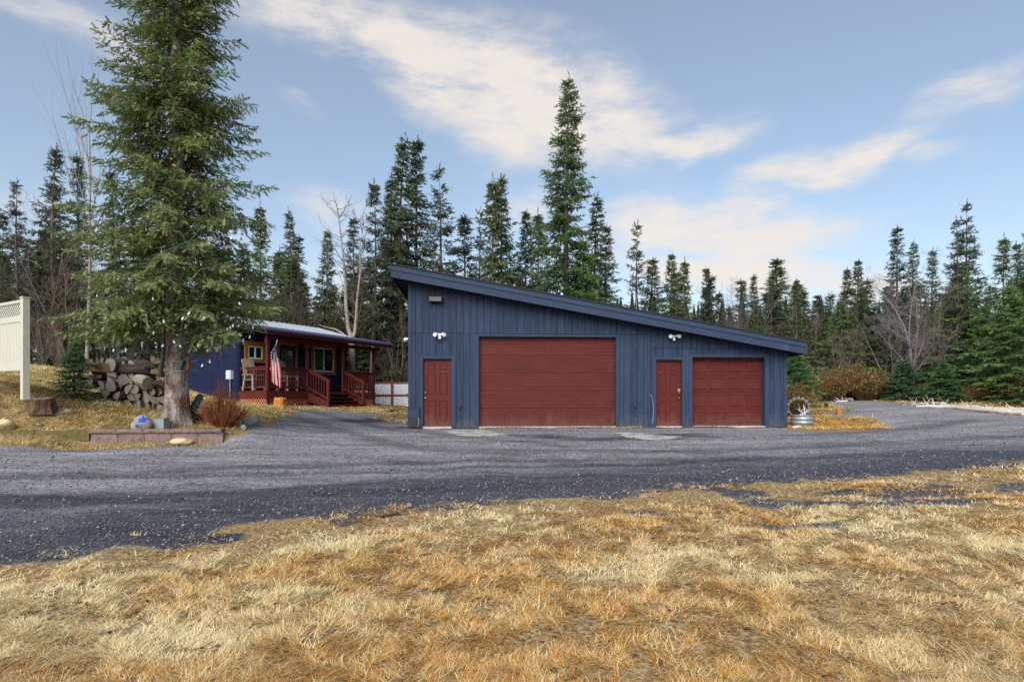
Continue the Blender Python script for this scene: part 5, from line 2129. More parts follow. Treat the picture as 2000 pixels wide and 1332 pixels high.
# mossy timber edging that carries the line on to the left
tb = thing('timber_edging', 'mossy timber edging of the bank at the picture edge', 'edging', (-12.6, 13.22, 0), math.atan2(.08, 3.5))
for i in range(3):
    MB().box(i * 1.17, i * 1.17 + 1.15, -.07, .08, -.1, .12 + .012 * (i % 2)).build('timber', moss_m, tb)
rock(357, 862, 38, 13, 'flat tan stone leaning at the foot of the retaining wall', tan_stone, 3, depth=13.35, sink=.1)

# painted rock: grey boulder with blue paint patches
pr = rock(276, 838, 36, 31, 'grey boulder splashed with blue paint on the wall cap', stone_m, 5, depth=13.72, sink=.08)
pr.rotation_euler.z = 0
pr.data.materials.append(pmat('blue_splash_paint', srgb(30, 62, 178), .6, .2, 8))
for pl_ in pr.data.polygons:
    c_ = pl_.center.normalized()
    if c_.dot((.50, -.62, .60)) > .93 or c_.dot((-.1, -.98, -.2)) > .985:
        pl_.material_index = 1
gm = pmat('grey_green_metal', srgb(136, 146, 146), .6, .08, 4)
bx_, bd_ = at(308, 835, 13.95)[0], 13.95
bzg = .12
gbx = MB().box(-.22, .2, -.12, .14, 0, .235)
gbx.box(-.23, .21, -.13, .15, .236, .25)
gbx.box(.14, .145, -.125, -.119, 0, .235)
go_ = gbx.build('metal_box', gm)
go_.location = (bx_, bd_, bzg)
tag(go_, 'grey green metal box between the painted boulder and the big trunk', 'box')

# firewood
bark_log = pmat('log_bark', srgb(66, 58, 54), .9, .3, 8, .6, 40, (1, 1, 1), jitter=.3, contrast=1.3)
cut_log = pmat('log_cut_face', srgb(130, 122, 116), .85, .2, 10, .3, 50, jitter=.25)
split_log = pmat('split_log_face', srgb(98, 70, 52), .85, .3, 6, .4, 40, (1, 4, 1), jitter=.3)
birch_log = pmat('birch_log_bark', srgb(190, 182, 172), .85, .2, 7, .4, 30, col2=srgb(96, 84, 76), contrast=1.0, jitter=.1)


def log_mesh(kind, r, L, seed, bark=None):
    rg = np.random.default_rng(seed)
    bark = bark or bark_log
    m = MB()
    n = 11
    if kind == 'round':
        prof = [(math.cos(6.283 * k / n) * r * (1 + .1 * rg.normal()), math.sin(6.283 * k / n) * r * (1 + .1 * rg.normal())) for k in range(n)]
        mats_ = [0] * n
    elif kind == 'half':
        prof = [(math.cos(math.pi * k / 7) * r, math.sin(math.pi * k / 7) * r - r * .4) for k in range(8)]
        mats_ = [0] * 7 + [2]
    else:
        prof = [(0, -r * .6)] + [(math.cos(.5 + 2.1 * k / 5) * r * 1.25, math.sin(.5 + 2.1 * k / 5) * r * 1.25 - r * .6) for k in range(6)]
        mats_ = [2] + [0] * 5 + [2]
    n = len(prof)
    V = []
    for y in (-L / 2, L / 2):
        for (a, b) in prof:
            V.append((a, y, b))
    for k in range(n):
        k2 = (k + 1) % n
        m.add([V[k], V[k2], V[n + k2], V[n + k]], [(3, 2, 1, 0)], mats_[k])
    m.add(V[:n], [tuple(range(n))], 1)
    m.add(V[n:], [tuple(range(n))[::-1]], 1)
    return m.mesh('log', [bark, cut_log, split_log])


LM = [log_mesh('round', .12, .42, 1), log_mesh('round', .15, .45, 2), log_mesh('half', .15, .42, 3), log_mesh('wedge', .15, .43, 4), log_mesh('round', .10, .40, 5), log_mesh('wedge', .13, .40, 6), log_mesh('half', .13, .45, 7),
      log_mesh('round', .13, .45, 8, birch_log)]
rgl = np.random.default_rng(14)
wx0, wx1 = at(176, 780, 16.6)[0], at(352, 780, 16.9)[0]
heights = [6, 6, 7, 7, 7, 7, 6, 6, 5, 5, 5, 5]
nlog = 0
LG = 'firewood logs'
ncol = 12
for c_ in range(ncol):
    x = wx0 + (wx1 - wx0) * (c_ + .5) / ncol
    zg = float(gz(x, 16.8))
    for r_ in range(heights[c_] - 1):
        xx = x + (.1 if r_ % 2 else -.02) + rgl.normal(0, .03)
        for back in ((0,) if r_ < 4 else (0,)):
            me = LM[rgl.integers(0, 7)]
            z = zg + .10 + r_ * .20 + rgl.normal(0, .012)
            o = link('log', me, None, (xx, 16.8 + rgl.normal(0, .06), z), (rgl.normal(0, .10), rgl.random() * 6.28, rgl.normal(-.25, .28)), .95 + .3 * rgl.random())
            lv = ['bottom row', 'second row', 'third row', 'fourth row', 'fifth row', 'top rows'][min(r_, 5)]
            tag(o, 'grey firewood log in the %s of the heap, %s' % (lv, ['at its bank end', 'left of its middle', 'right of its middle', 'next to the big trunk'][c_ * 4 // ncol]), 'log', LG)
            nlog += 1
zt_ = CAMZ - (722 - HORIZ) / FPX * 16.6
for (px, py, L, rz_, me, sc, lb) in ((248, 722, 1.1, 1.50, LM[0], 1.0, 'long weathered grey pole laid across the top of the firewood heap'), (262, 716, 1.0, 1.62, LM[4], .9, 'second long grey pole on top of the firewood heap')):
    p = at(px, py, 16.6)
    o = link('log', me, None, tuple(p), (0, .05, rz_), (sc * .85, 2.6, sc * .85))
    tag(o, lb, 'log', LG)
for (px, py, me, rot, lb) in ((281, 745, LM[7], (.2, .2, 1.0), 'white-barked birch log slanting on the firewood heap'), (186, 716, LM[5], (.1, .3, 1.3), 'split reddish log lying on the bank end of the firewood heap'),
                              (200, 722, LM[3], (.1, 1.0, 1.7), 'split brown log with pale bark on the bank end of the heap'), (312, 752, LM[2], (.1, .5, 1.2), 'pale split log resting against the big trunk')):
    p = at(px, py, 16.55)
    o = link('log', me, None, tuple(p), rot, 1.25)
    tag(o, lb, 'log', LG)


def stump(px, py, w, h, label, seed, mat, depth=None, tilt=(0, 0)):
    x, d = ground_at(px, py) if depth is None else ((px - 1000) / FPX * depth, depth)
    rg = np.random.default_rng(seed)
    r, H_ = w / FPX * d / 2, h / FPX * d
    n = 16
    m = MB()
    V = []
    for j, (q, k) in enumerate(((-.3, 1.2), (0, 1.15), (.35, .98), (.8, .93), (1, .9))):
        for i in range(n):
            a = 6.283 * i / n
            rr = r * k * (1 + .12 * math.sin(a * 5 + seed) + rg.normal(0, .04))
            V.append((rr * math.cos(a), rr * math.sin(a), H_ * q + (rg.normal(0, .06) * H_ if q == 1 else 0)))
    F = [(j * n + i, j * n + (i + 1) % n, (j + 1) * n + (i + 1) % n, (j + 1) * n + i) for j in range(4) for i in range(n)]
    m.add(V, F)
    V2 = V[-n:] + [(0, 0, H_ * .85)]
    m.add(V2, [(i, (i + 1) % n, n) for i in range(n)], 1)
    o = m.build('stump', [mat, cut_log])
    o.location = (x, d, float(gz(x, d)))
    o.rotation_euler = (tilt[0], tilt[1], 0)
    return tag(o, label, 'stump', 'tree stumps')


rot_wood = pmat('rotten_wood', srgb(84, 66, 50), .95, .4, 10, .7, 40, (1, 1, .4), contrast=1.5)
gold_wood = pmat('golden_wood', srgb(176, 116, 54), .85, .25, 6, .4, 40, (1, 1, .4))
stump(84, 810, 40, 24, 'crumbling brown stump in the grass of the bank', 4, rot_wood, depth=14.1)
so_ = stump(547, 793, 25, 20, 'golden orange stump in front of the porch lattice', 6, gold_wood, depth=23.3)
stump(1640, 810, 9, 15, 'leaning golden stump in the grass beside the turning area', 8, gold_wood, tilt=(0, -.25))
stump(1612, 796, 7, 8, 'small dark stump behind the leaning golden one', 9, rot_wood, tilt=(0, .3))
stump(1657, 803, 5, 4, 'tiny stump next to the leaning golden one', 12, rot_wood)
for (px, py, w, h, lb, sd, mt, dp) in (
        (10, 785, 36, 18, 'pale boulder on the bank at the picture edge', 21, tan_stone, 13.4), (133, 808, 16, 8, 'small grey stone in the bank grass right of the stump', 22, stone_m, 14.3),
        (78, 828, 14, 7, 'small grey stone near the mossy edging', 23, stone_m, 13.6), (455, 832, 30, 10, 'slate slab lying under the russet bush', 24, stone_m, None),
        (488, 834, 34, 18, 'pale lichened boulder right of the russet bush', 25, stone_m, None), (476, 840, 14, 11, 'small blue grey stone by the gravel edge', 26, stone_m, None),
        (381, 822, 14, 8, 'stone at the foot of the wrapped light bundle', 27, stone_m, None), (791, 829, 15, 9, 'round grey rock at the corner of the garage', 28, stone_m, None),
        (1556, 838, 18, 7, 'flat pale stone by the garage corner', 29, tan_stone, None)):
    rock(px, py, w, h, lb, mt, sd, depth=dp)
for i, (px, py) in enumerate([(358, 1028), (520, 1018), (610, 1013), (738, 1014), (452, 1052), (175, 1114), (522, 1258), (95, 1212)]):
    rock(px, py, 8 + (i % 3) * 2, 5, ['small stone on the gravel edge at the dark wet band', 'small stone at the lawn edge below the cabin path', 'grey stone in the gravel margin left of the wide door', 'grey pebble at the lawn edge left below the wide door',
         'stone in the thin turf by the gravel', 'flat stone at the left end of the lawn edge', 'grey pebble sunk in the straw lawn near the camera', 'dark pebble sunk in the lawn near the picture edge',
         'small stone on the drive right of the garage', 'small pale stone on the drive before the wide door', 'pale pebble on the drive before the narrow overhead door'][i], stone_m, 40 + i, group='loose stones')

# wooden wedge, wrapped light bundle and can at the trunk
x, d = ground_at(366, 832)
wd = MB().hexa([(-.22, -.1, 0), (.1, -.12, 0), (.14, .12, 0), (-.2, .14, 0), (.02, -.08, .26), (.14, -.09, .3), (.16, .1, .3), (.04, .1, .26)]).build('wood_chunk', split_log)
wd.location = (x, d, float(gz(x, d)) - .02)
tag(wd, 'reddish split wood chunk leaning at the foot of the big trunk', 'wood')
p0, p1 = at(362, 824, 14.6), at(393, 772, 15.0)
bd2 = thing('light_bundle', 'bundle wound with dark green cable leaning by the big trunk', 'cable bundle', tuple(p0))
core = MB().tube([(0, 0, 0), tuple(p1 - p0)], .07, 8)
core.build('core', pmat('dark_green_core', srgb(26, 46, 42), .8), bd2)
wr = MB()
ax = (p1 - p0)
L_ = np.linalg.norm(ax)
ax /= L_
s1 = np.cross(ax, (0, 1, 0))
s1 /= np.linalg.norm(s1)
s2 = np.cross(ax, s1)
pts_ = []
for i in range(420):
    t = i / 419
    a = t * 6.283 * 26
    rr = .095 * (1 + .18 * math.sin(t * 31)) * (1.15 - .4 * t)
    pts_.append(ax * L_ * t + (s1 * math.cos(a) + s2 * math.sin(a)) * rr)
wr.tube(pts_, .014, 4, cap=False)
wr.build('cable', pmat('green_cable', srgb(34, 88, 84), .5, .3, 30), bd2)
x, d = ground_at(387, 824)
pot = MB()
pot.tube([(0, -.1, .1), (0, .1, .12)], [.115, .10], 14, cap=False)
pot.tube([(0, -.105, .1), (0, -.09, .1)], [.12, .12], 14, cap=False)
pot.tube([(0, .1, .12), (0, .102, .12)], [.10, .001], 14, cap=False)
po2 = pot.build('bucket', pmat('dark_bucket', srgb(66, 42, 40), .6))
po2.location = (x, d, float(gz(x, d)))
tag(po2, 'dark bucket lying on its side by the russet bush', 'bucket')

# fixture boxes strapped to the trunk
fx = thing('trunk_spotlight', 'black spotlight and wooden box strapped to the big trunk', 'lamp', tuple(at(357, 712, 14.2)))
MB().tube([(-.04, -.06, -.11), (.03, -.05, .10)], [.05, .045], 12).build('lamp_body', pmat('spot_grey', srgb(70, 72, 78), .4), fx)
MB().box(.03, .12, -.02, .1, -.14, .16).build('back_box', black_pl, fx)
MB().box(.121, .135, -.02, .1, -.12, .2).build('wood_plate', wood_trim, fx)
st = MB()
for zz in (-.12, .1):
    pts_ = [(math.cos(a) * .29 - .13, math.sin(a) * .29 + .29, zz + .03 * math.sin(a)) for a in np.linspace(0, 6.283, 25)]
    st.tube(pts_, .007, 4, cap=False)
st.build('strap', pmat('pale_strap', srgb(190, 186, 178), .6), fx)

# strings of big pale bulbs on the lower branches
sl_t = thing('light_string', 'string of pale blue-white bulbs draped through the lower spruce branches', 'string lights', (HX, HY, HZ))
bul = [(190, 578), (197, 604), (207, 622), (214, 622), (217, 614), (176, 641), (185, 645), (192, 660), (210, 676), (222, 684), (240, 686), (249, 602), (254, 660), (286, 616), (299, 584), (320, 628), (318, 675), (357, 622), (398, 622), (369, 612),
       (352, 676), (387, 674), (405, 685), (424, 684), (450, 640), (455, 636), (468, 593), (494, 640), (488, 658), (230, 546), (253, 546), (316, 492), (466, 636), (444, 644), (475, 665), (410, 706), (395, 714), (452, 465), (300, 650), (340, 668)]
bme = MB().lathe([(.0, -.055), (.022, -.035), (.026, -.005), (.018, .02), (.012, .025), (.012, .045), (.0, .046)], 8).mesh('bulb', pmat('pale_bulb', srgb(222, 232, 244), .2, .04, 10, spec=.6))
org = np.array((HX, HY, HZ))
bp3 = []
for i, (px, py) in enumerate(bul):
    dx = (px - 346) / FPX * 14.5
    hh = CAMZ - (py - HORIZ) / FPX * 14.5 - HZ
    rr = hero_radius(max(.1, min(.95, hh / 17.5))) * .93
    dep = 14.5 - math.sqrt(max(.05, rr * rr - dx * dx)) if abs(dx) < rr else 14.4
    p = at(px, py, dep) - org
    bp3.append(p)
    link('bulb', bme, sl_t, tuple(p), (random.uniform(-.5, .5), random.uniform(-.5, .5), 0), .8)
teal = pmat('teal_wire', srgb(40, 90, 92), .5)
order = [[0, 1, 2, 4, 3], [5, 6, 7, 8, 9, 10], [11, 13, 14], [12, 38, 15, 16], [39, 20, 17, 19, 18], [21, 22, 23, 28, 27], [24, 25, 32, 33, 34], [29, 30], [35, 36]]
for ln_ in order:
    P = []
    for a, b in zip(ln_[:-1], ln_[1:]):
        for t in (0, .25, .5, .75):
            q = bp3[a] * (1 - t) + bp3[b] * t
            P.append(q + np.array((0, 0, .05 - .25 * t * (1 - t) * np.linalg.norm(bp3[a] - bp3[b]))))
    P.append(bp3[ln_[-1]] + np.array((0, 0, .05)))
    MB().tube(P, .006, 4, cap=False).build('wire', teal, sl_t)
wq = [at(*p) - org for p in ((316, 492, 12.3), (345, 482, 12.35), (372, 470, 12.4), (398, 438, 12.5))]
MB().tube(wq, .008, 4, cap=False).build('wire', teal, sl_t)

# ------------------------------------------------------------------ white vinyl privacy fence at the left edge
vf_m = pmat('vinyl_fence', srgb(184, 182, 170), .5, .03, 3, jitter=.02)
P1 = np.array(at(49, 745, 13.5))
vd = np.array((-.87, .50))
vf = thing('vinyl_fence', 'white vinyl privacy fence with lattice top at the picture edge', 'fence', (P1[0], P1[1], P1[2]), math.atan2(vd[1], vd[0]))
H_ = 162 / FPX * 13.5
PW = .13
for i in range(2):
    x0 = i * 2.44
    zofs = -.02 * i
    p = MB().box(x0 - PW / 2, x0 + PW / 2, -PW / 2, PW / 2, -.4, H_).build('post', vf_m, vf)
    MB().box(x0 - PW / 2 - .01, x0 + PW / 2 + .01, -PW / 2 - .01, PW / 2 + .01, H_ + .001, H_ + .03).build('cap', vf_m, p)
x0, x1 = PW / 2 + .001, 2.44 - PW / 2 - .001
zb_ = (745 - 723) / FPX * 13.5
for (z0, z1) in ((zb_, zb_ + .14), (H_ - .50, H_ - .37), (H_ - .085, H_ - .02)):
    MB().box(x0, x1, -.03, .03, z0, z1).build('rail', vf_m, vf)
npn = 15
for i in range(npn):
    a = x0 + (x1 - x0) * i / npn
    b = x0 + (x1 - x0) * (i + 1) / npn
    MB().box(a + .003, b - .003, -.016, .016, zb_ + .141, H_ - .501).build('plank', vf_m, vf)
lp = MB()
Lx, zb3, zt3 = x1 - x0, H_ - .369, H_ - .086
for sgn, yo in ((1, -.008), (-1, .004)):
    c = -(zt3 - zb3)
    while c < Lx:
        t0, t1 = max(0, -c), min(zt3 - zb3, Lx - c)
        if t1 - t0 > .02:
            s0, s1_ = c + t0, c + t1
            if sgn < 0:
                s0, s1_ = Lx - s0, Lx - s1_
            lp.bar((x0 + s0, yo, zb3 + t0), (x0 + s1_, yo, zb3 + t1), .007, .036, up=(-sgn, 0, 1))
        c += .10
lp.build('lattice', vf_m, vf)

# ------------------------------------------------------------------ wheel planter at the low corner of the garage
tin = pmat('galvanized_tub', srgb(150, 158, 170), .5, .2, 6, .1, 30, metal=.5, contrast=1.3)
iron = pmat('painted_iron', srgb(120, 138, 142), .6, .25, 8, .3, 40, col2=srgb(84, 86, 82))
antl = pmat('antler_bone', srgb(206, 200, 192), .7, .12, 8)
tx, td = ground_at(1567, 834)
tz = float(gz(tx, td))
tub = MB().lathe([(.0, .02), (.29, .0), (.30, .02), (.31, .12), (.325, .125), (.325, .15), (.31, .155), (.32, .24), (.335, .245), (.335, .265), (.32, .27), (.33, .35), (.345, .36), (.345, .38), (.325, .375), (.32, .30), (0, .28)], 28, sx=1.0)
to = tub.build('galvanized_tub', tin)
to.location = (tx, td, tz)
tag(to, 'round galvanized tub under the iron wheel at the low corner of the garage', 'tub')
wh = thing('lugged_wheel', 'old lugged iron wheel standing on the galvanized tub', 'wheel', (tx - .12, td - .02, tz + .30), R(-28))
rw, ww = .29, .26
ring = MB()
V, F = [], []
n_ = 40
for k in range(n_):
    a = 6.2832 * k / n_
    for (r_, y_) in ((rw, -ww / 2), (rw, ww / 2), (rw - .018, ww / 2), (rw - .018, -ww / 2)):
        V.append((r_ * math.cos(a), y_, r_ * math.sin(a) + rw))
for k in range(n_):
    k2 = (k + 1) % n_
    for q in range(4):
        q2 = (q + 1) % 4
        F.append((k * 4 + q, k * 4 + q2, k2 * 4 + q2, k2 * 4 + q))
ring.add(V, F)
ring.build('rim', iron, wh)
for k in range(16):
    a = 6.2832 * k / 16
    m = MB()
    c, s = math.cos(a), math.sin(a)
    if s < -.8:
        continue
    base = np.array((c * rw, 0, s * rw + rw))
    tipv = np.array((c * (rw + .055), 0, s * (rw + .055) + rw))
    yo = -.06 if k % 2 else .06
    m.bar(base + (0, yo - .06, 0), tipv + (0, yo - .06, 0), .022, .06)
    m.bar(base + (0, yo + .05, 0), tipv + (0, yo + .05, 0), .022, .06)
    m.build('lug', iron, wh)
rgA = np.random.default_rng(2)
for i in range(4):
    m = MB()
    P = [np.array((0, 0, 0.0))]
    dirv = np.array((math.cos(i * 1.7), math.sin(i * 1.7) * .4 - .2, .35))
    for j in range(6):
        dirv = dirv + np.array((rgA.normal(0, .12), rgA.normal(0, .1), .10))
        P.append(P[-1] + dirv / np.linalg.norm(dirv) * .065)
    m.tube(P, [.018, .017, .015, .013, .010, .007, .003], 6)
    for j in (2, 3, 4):
        e = np.array((rgA.normal(0, .3), rgA.normal(0, .3), 1.0))
        m.tube([P[j], P[j] + e * .06, P[j] + e * .10 + (0.02, 0, .01)], [.011, .008, .002], 5)
    o = m.build('antler', antl)
    o.location = (tx + [-.12, .02, .12, -.02][i], td + [-.1, -.16, -.02, .05][i], tz + .375)
    tag(o, ['bleached antler lying across the tub inside the wheel', 'forked antler poking up at the front of the tub', 'antler hanging towards the drive side of the tub', 'antler half hidden behind the others in the tub'][i], 'antler', 'antlers in the tub')
po3 = MB().tube([(0, 0, 0), (-.2, .05, .72)], .018, 8).build('iron_bar', steel)
po3.location = (tx + .22, td + .28, tz + .0)
tag(po3, 'thin metal bar leaning behind the wheel', 'bar')
br = MB().box(-.11, .11, -.06, .06, 0, .1).build('brick', pmat('brick_red', srgb(140, 74, 56), .9, .2, 10))
br.location = (tx - .42, td + .12, float(gz(tx - .42, td + .12)))
tag(br, 'red brick between the tub and the garage wall', 'brick')

# bleached driftwood and felled poles along the turning area
drift = pmat('bleached_wood', srgb(196, 190, 184), .85, .15, 5, .4, 40, (1, 1, 1), jitter=.1)
DW = 'bleached logs along the turning area'


def ground_log(pts, r, label, mat=drift, name='fallen_log'):
    P = []
    for (px, py) in pts:
        x, d = ground_at(px, py, 8)
        P.append((x, d))
    m = MB()
    Q, Rd = [], []
    for i, (x, d) in enumerate(P):
        rr = r * (1 - .55 * i / (len(P) - 1))
        Q.append(np.array((x, d, float(gz(x, d)) + rr * .8)))
        Rd.append(rr)
    o0 = Q[0].copy()
    # finer, slightly knotty
    QQ, RR = [], []
    rg = np.random.default_rng(len(label))
    for i in range(len(Q) - 1):
        for t in np.linspace(0, 1, 6)[:-1]:
            QQ.append(Q[i] * (1 - t) + Q[i + 1] * t - o0 + rg.normal(0, .012, 3))
            RR.append((Rd[i] * (1 - t) + Rd[i + 1] * t) * (1 + rg.normal(0, .08)))
    QQ.append(Q[-1] - o0)
    RR.append(Rd[-1])
    m.tube(QQ, RR, 9)
    for k in range(5):
        i = rg.integers(2, len(QQ) - 1)
        e = np.array((rg.normal(0, 1), rg.normal(0, .6), .6 + rg.random()))
        e /= np.linalg.norm(e)
        m.tube([QQ[i], QQ[i] + e * (.15 + .25 * rg.random())], [RR[i] * .35, .006], 5)
    o = m.build(name, mat)
    o.location = tuple(o0)
    return tag(o, label, 'log', DW)


ground_log([(1998, 811), (1950, 808), (1900, 803), (1850, 797), (1790, 795)], .10, 'long bleached log beside the turning area at the picture edge')
ground_log([(2030, 805), (1960, 801), (1890, 797), (1835, 792)], .08, 'second bleached log lying behind the long one')
ground_log([(1845, 790), (1815, 787), (1780, 791)], .05, 'thin bleached pole at the tip of the long log')
ground_log([(1850, 794), (1820, 783), (1795, 782), (1765, 791)], .035, 'bent bleached branch arching at the tip of the long log')
ground_log([(1662, 777), (1630, 778), (1600, 779), (1580, 779)], .09, 'brown log along the far edge of the turning area', rot_wood)
ground_log([(1665, 782), (1640, 781), (1610, 781), (1575, 781)], .07, 'bleached pole along the far edge of the turning area')
ground_log([(1655, 785), (1632, 785)], .05, 'short bleached stick in front of the far poles')
ground_log([(1702, 779), (1680, 777)], .1, 'short brown log right of the far poles', rot_wood)
ground_log([(760, 806), (790, 800)], .05, 'short pole on the ground by the corrugated fence', rot_wood)

# ------------------------------------------------------------------ grass
grass_m = attr_mat('dry_grass', .75, .25, .25)
PAL = np.array([srgb(218, 192, 146)[:3], srgb(204, 174, 122)[:3], srgb(182, 132, 58)[:3], srgb(226, 206, 168)[:3], srgb(158, 152, 92)[:3], srgb(122, 98, 68)[:3]])


def grass(name, x, y, length, width, label, lie=.35, green=0.0, seed=1, z=None, bright=1.0):
    n = len(x)
    rg = np.random.default_rng(seed)
    z = gz(x, y) if z is None else z
    hum = sstep(25, 8, y) * (fbm(x * 3.1, y * 3.1, 3, 6) - .42) * .05
    z = z + hum
    ang = fbm(x * .55, y * .55, 3, 21) * 15 + fbm(x * 2.1, y * 2.1, 2, 27) * 5 + rg.normal(0, .85, n)
    dx, dy = np.cos(ang), np.sin(ang)
    clump = fbm(x * 1.9, y * 1.9, 3, 31)
    L = length * (.55 + .8 * rg.random(n)) * (.6 + .9 * clump)
    up = np.clip(rg.normal(lie, .22, n) + (clump - .5) * .9, .06, 1.3)
    c1, s1_ = np.cos(up), np.sin(up)
    c2, s2_ = np.cos(up * .25 - .15), np.sin(up * .25 - .15)
    wv = width * (.7 + .6 * rg.random(n))
    px_, py_ = -dy * wv / 2, dx * wv / 2
    r0 = np.stack([x, y, z - .004], 1)
    md = r0 + np.stack([dx * c1, dy * c1, s1_], 1) * (L * .5)[:, None]
    tp = md + np.stack([dx * c2, dy * c2, s2_], 1) * (L * .55)[:, None]
    tp[:, 2] = np.maximum(tp[:, 2], z + .004)
    sv = np.stack([px_, py_, np.zeros(n)], 1)
    V = np.stack([r0 - sv, r0 + sv, md + sv * .8, md - sv * .8, tp], 1).reshape(-1, 3)
    o5 = np.arange(n)[:, None] * 5
    F = np.concatenate([o5 + np.array([0, 1, 2]), o5 + np.array([0, 2, 3]), o5 + np.array([3, 2, 4])], 1).reshape(-1, 3)
    col = np.minimum(tones(x, y, rg, green) * bright, .8)
    me = np_mesh(name, V, F, np.repeat(col, 5, axis=0), [grass_m])
    o = link(name, me)
    o['kind'] = 'stuff'
    o['label'] = label
    o['category'] = 'grass'
    return o


def tones(x, y, rg, green=0.0, ochre=.9):
    n = len(x)
    pt = fbm(x * .7, y * 1.1, 4, 41)
    pt2 = fbm(x * 1.7, y * 1.7, 3, 47)
    pg = fbm(x * .35, y * .35, 3, 53)
    w = np.stack([np.full(n, .7), .35 + 1.2 * np.clip(pt2 - .42, 0, 1), ochre * (np.clip((pt - .48) * 8, 0, 1.5) + np.clip((pt2 - .54) * 5, 0, 1.0)), np.clip((.48 - pt) * 6, 0, 1.0) + .12,
                  np.clip((pg - .60) * 3, 0, .5) + green, np.full(n, .16)], 1)
    w = np.cumsum(w / w.sum(1, keepdims=True), 1)
    pick = (rg.random((n, 1)) > w).sum(1).clip(0, 5)
    return np.minimum(PAL[pick] * (.9 + .5 * rg.random((n, 1))), .8)


def thatch(x, y, name, label, seed=17, green=0.0, tint=(1, 1, 1), wk=.0014, Lk=.062, ochre=.9):
    """short single-face blades pressed flat in swirls"""
    n = len(x)
    rg = np.random.default_rng(seed)
    z = gz(x, y) + sstep(25, 8, y) * (fbm(x * 3.1, y * 3.1, 3, 6) - .42) * .05
    ang = fbm(x * 1.6, y * 1.6, 3, 21) * 16 + fbm(x * 5, y * 5, 2, 27) * 6 + rg.normal(0, .9, n)
    L = Lk * (.5 + .9 * rg.random(n)) * (1 + .03 * y)
    up = np.clip(rg.normal(.22, .2, n), -.02, .9)
    w = np.maximum(.0045, wk * y) * (.6 + .7 * rg.random(n))
    dx, dy = np.cos(ang), np.sin(ang)
    b0 = np.stack([x, y, z + .001 + .012 * rg.random(n)], 1)
    sv = np.stack([-dy * w / 2, dx * w / 2, np.zeros(n)], 1)
    tp = b0 + np.stack([dx * np.cos(up), dy * np.cos(up), np.sin(up)], 1) * L[:, None]
    V = np.stack([b0 - sv, b0 + sv, tp], 1).reshape(-1, 3)
    o = link(name, np_mesh(name, V, np.arange(3 * n).reshape(-1, 3), np.repeat(np.minimum(tones(x, y, rg, green, ochre) * np.array(tint), .8), 3, axis=0), [grass_m]))
    o['kind'] = 'stuff'
    o['label'] = label
    o['category'] = 'grass'
    return o


rgg = np.random.default_rng(99)
# lawn: density falls with distance
M_ = 1300000
d = 2.0 * (13 / 2.0) ** rgg.random(M_)
xx = (rgg.random(M_) * 2 - 1) * (d * .98 + .8)
lawn_poly = LAWN_EDGE + [(40, -20), (-60, -20)]
sd_ = seg_dist(xx, d, LAWN_EDGE, False)
sgn = np.where(in_poly(xx, d, lawn_poly), sd_, -sd_)
pre = sgn > -.9
xx, d, sgn = xx[pre], d[pre], sgn[pre]
M_ = len(xx)
mud_ = np.full(M_, 9.0)
for (mx_, my_, rx, ry) in MUD:
    mud_ = np.minimum(mud_, np.sqrt(((xx - mx_) / rx) ** 2 + ((d - my_) / ry) ** 2))
thin = sstep(-.25, 1.0, sgn + edge_noise(xx, d) * .8) * (.08 + .92 * sstep(.8, 1.5, mud_ + fbm(xx * 4, d * 4, 2, 91) - .5))
bare_ = sstep(.30, .44, fbm(xx * 1.1, d * 1.5, 3, 61)) * .6 + .4
holes = sstep(.36, .44, fbm(xx * 8, d * 8, 3, 65))
ok = rgg.random(M_) < thin * bare_ * (.06 + .94 * holes)
xx, d = xx[ok], d[ok]
nt_ = int(len(xx) * .08)
grass('lawn_grass', xx[:nt_], d[:nt_], .075, np.maximum(.003, .0010 * d[:nt_]), 'matted straw coloured lawn in front of the drive', .30, 0.0, 3)
thatch(xx[nt_:], d[nt_:], 'lawn_thatch', 'flattened dead grass of the lawn')
print('LAWN', len(xx))
# bank on the left
M_ = 330000
xx = rgg.uniform(-17, -5.2, M_)
yy = rgg.uniform(12.4, 24.5, M_)
bank_poly = BANK_EDGE + [(-7.5, 25), (-14, 30), (-60, 30)]
sdb = seg_dist(xx, yy, BANK_EDGE, False)
sg_ = np.where(in_poly(xx, yy, bank_poly), sdb, -sdb)
ok = (rgg.random(M_) < sstep(-.05, .5, sg_ + edge_noise(xx, yy) * .3)) & (rgg.random(M_) < sstep(25, 13, yy) * .7 + .3)
inwall = (np.abs((yy - 13.45) - (xx + 9.1) * .158) < .3) & (xx > -9.2) & (xx < -6.4)
ok &= ~inwall
cq = (xx - CO[0]) * CU[0] + (yy - CO[1]) * CU[1]
cr = (xx - CO[0]) * CV[0] + (yy - CO[1]) * CV[1]
ok &= ~((cq > -.05) & (cr > -.05))
xx, yy = xx[ok], yy[ok]
nb2 = len(xx) // 5
grass('bank_grass', xx[:nb2], yy[:nb2], .12, np.full(nb2, .010), 'dry yellow grass on the bank round the big spruce', .4, .45, 5)
thatch(xx[nb2:], yy[nb2:], 'bank_thatch', 'pale flattened grass of the bank', 23, .55, (1, 1, .95), .0007, .13, .15)
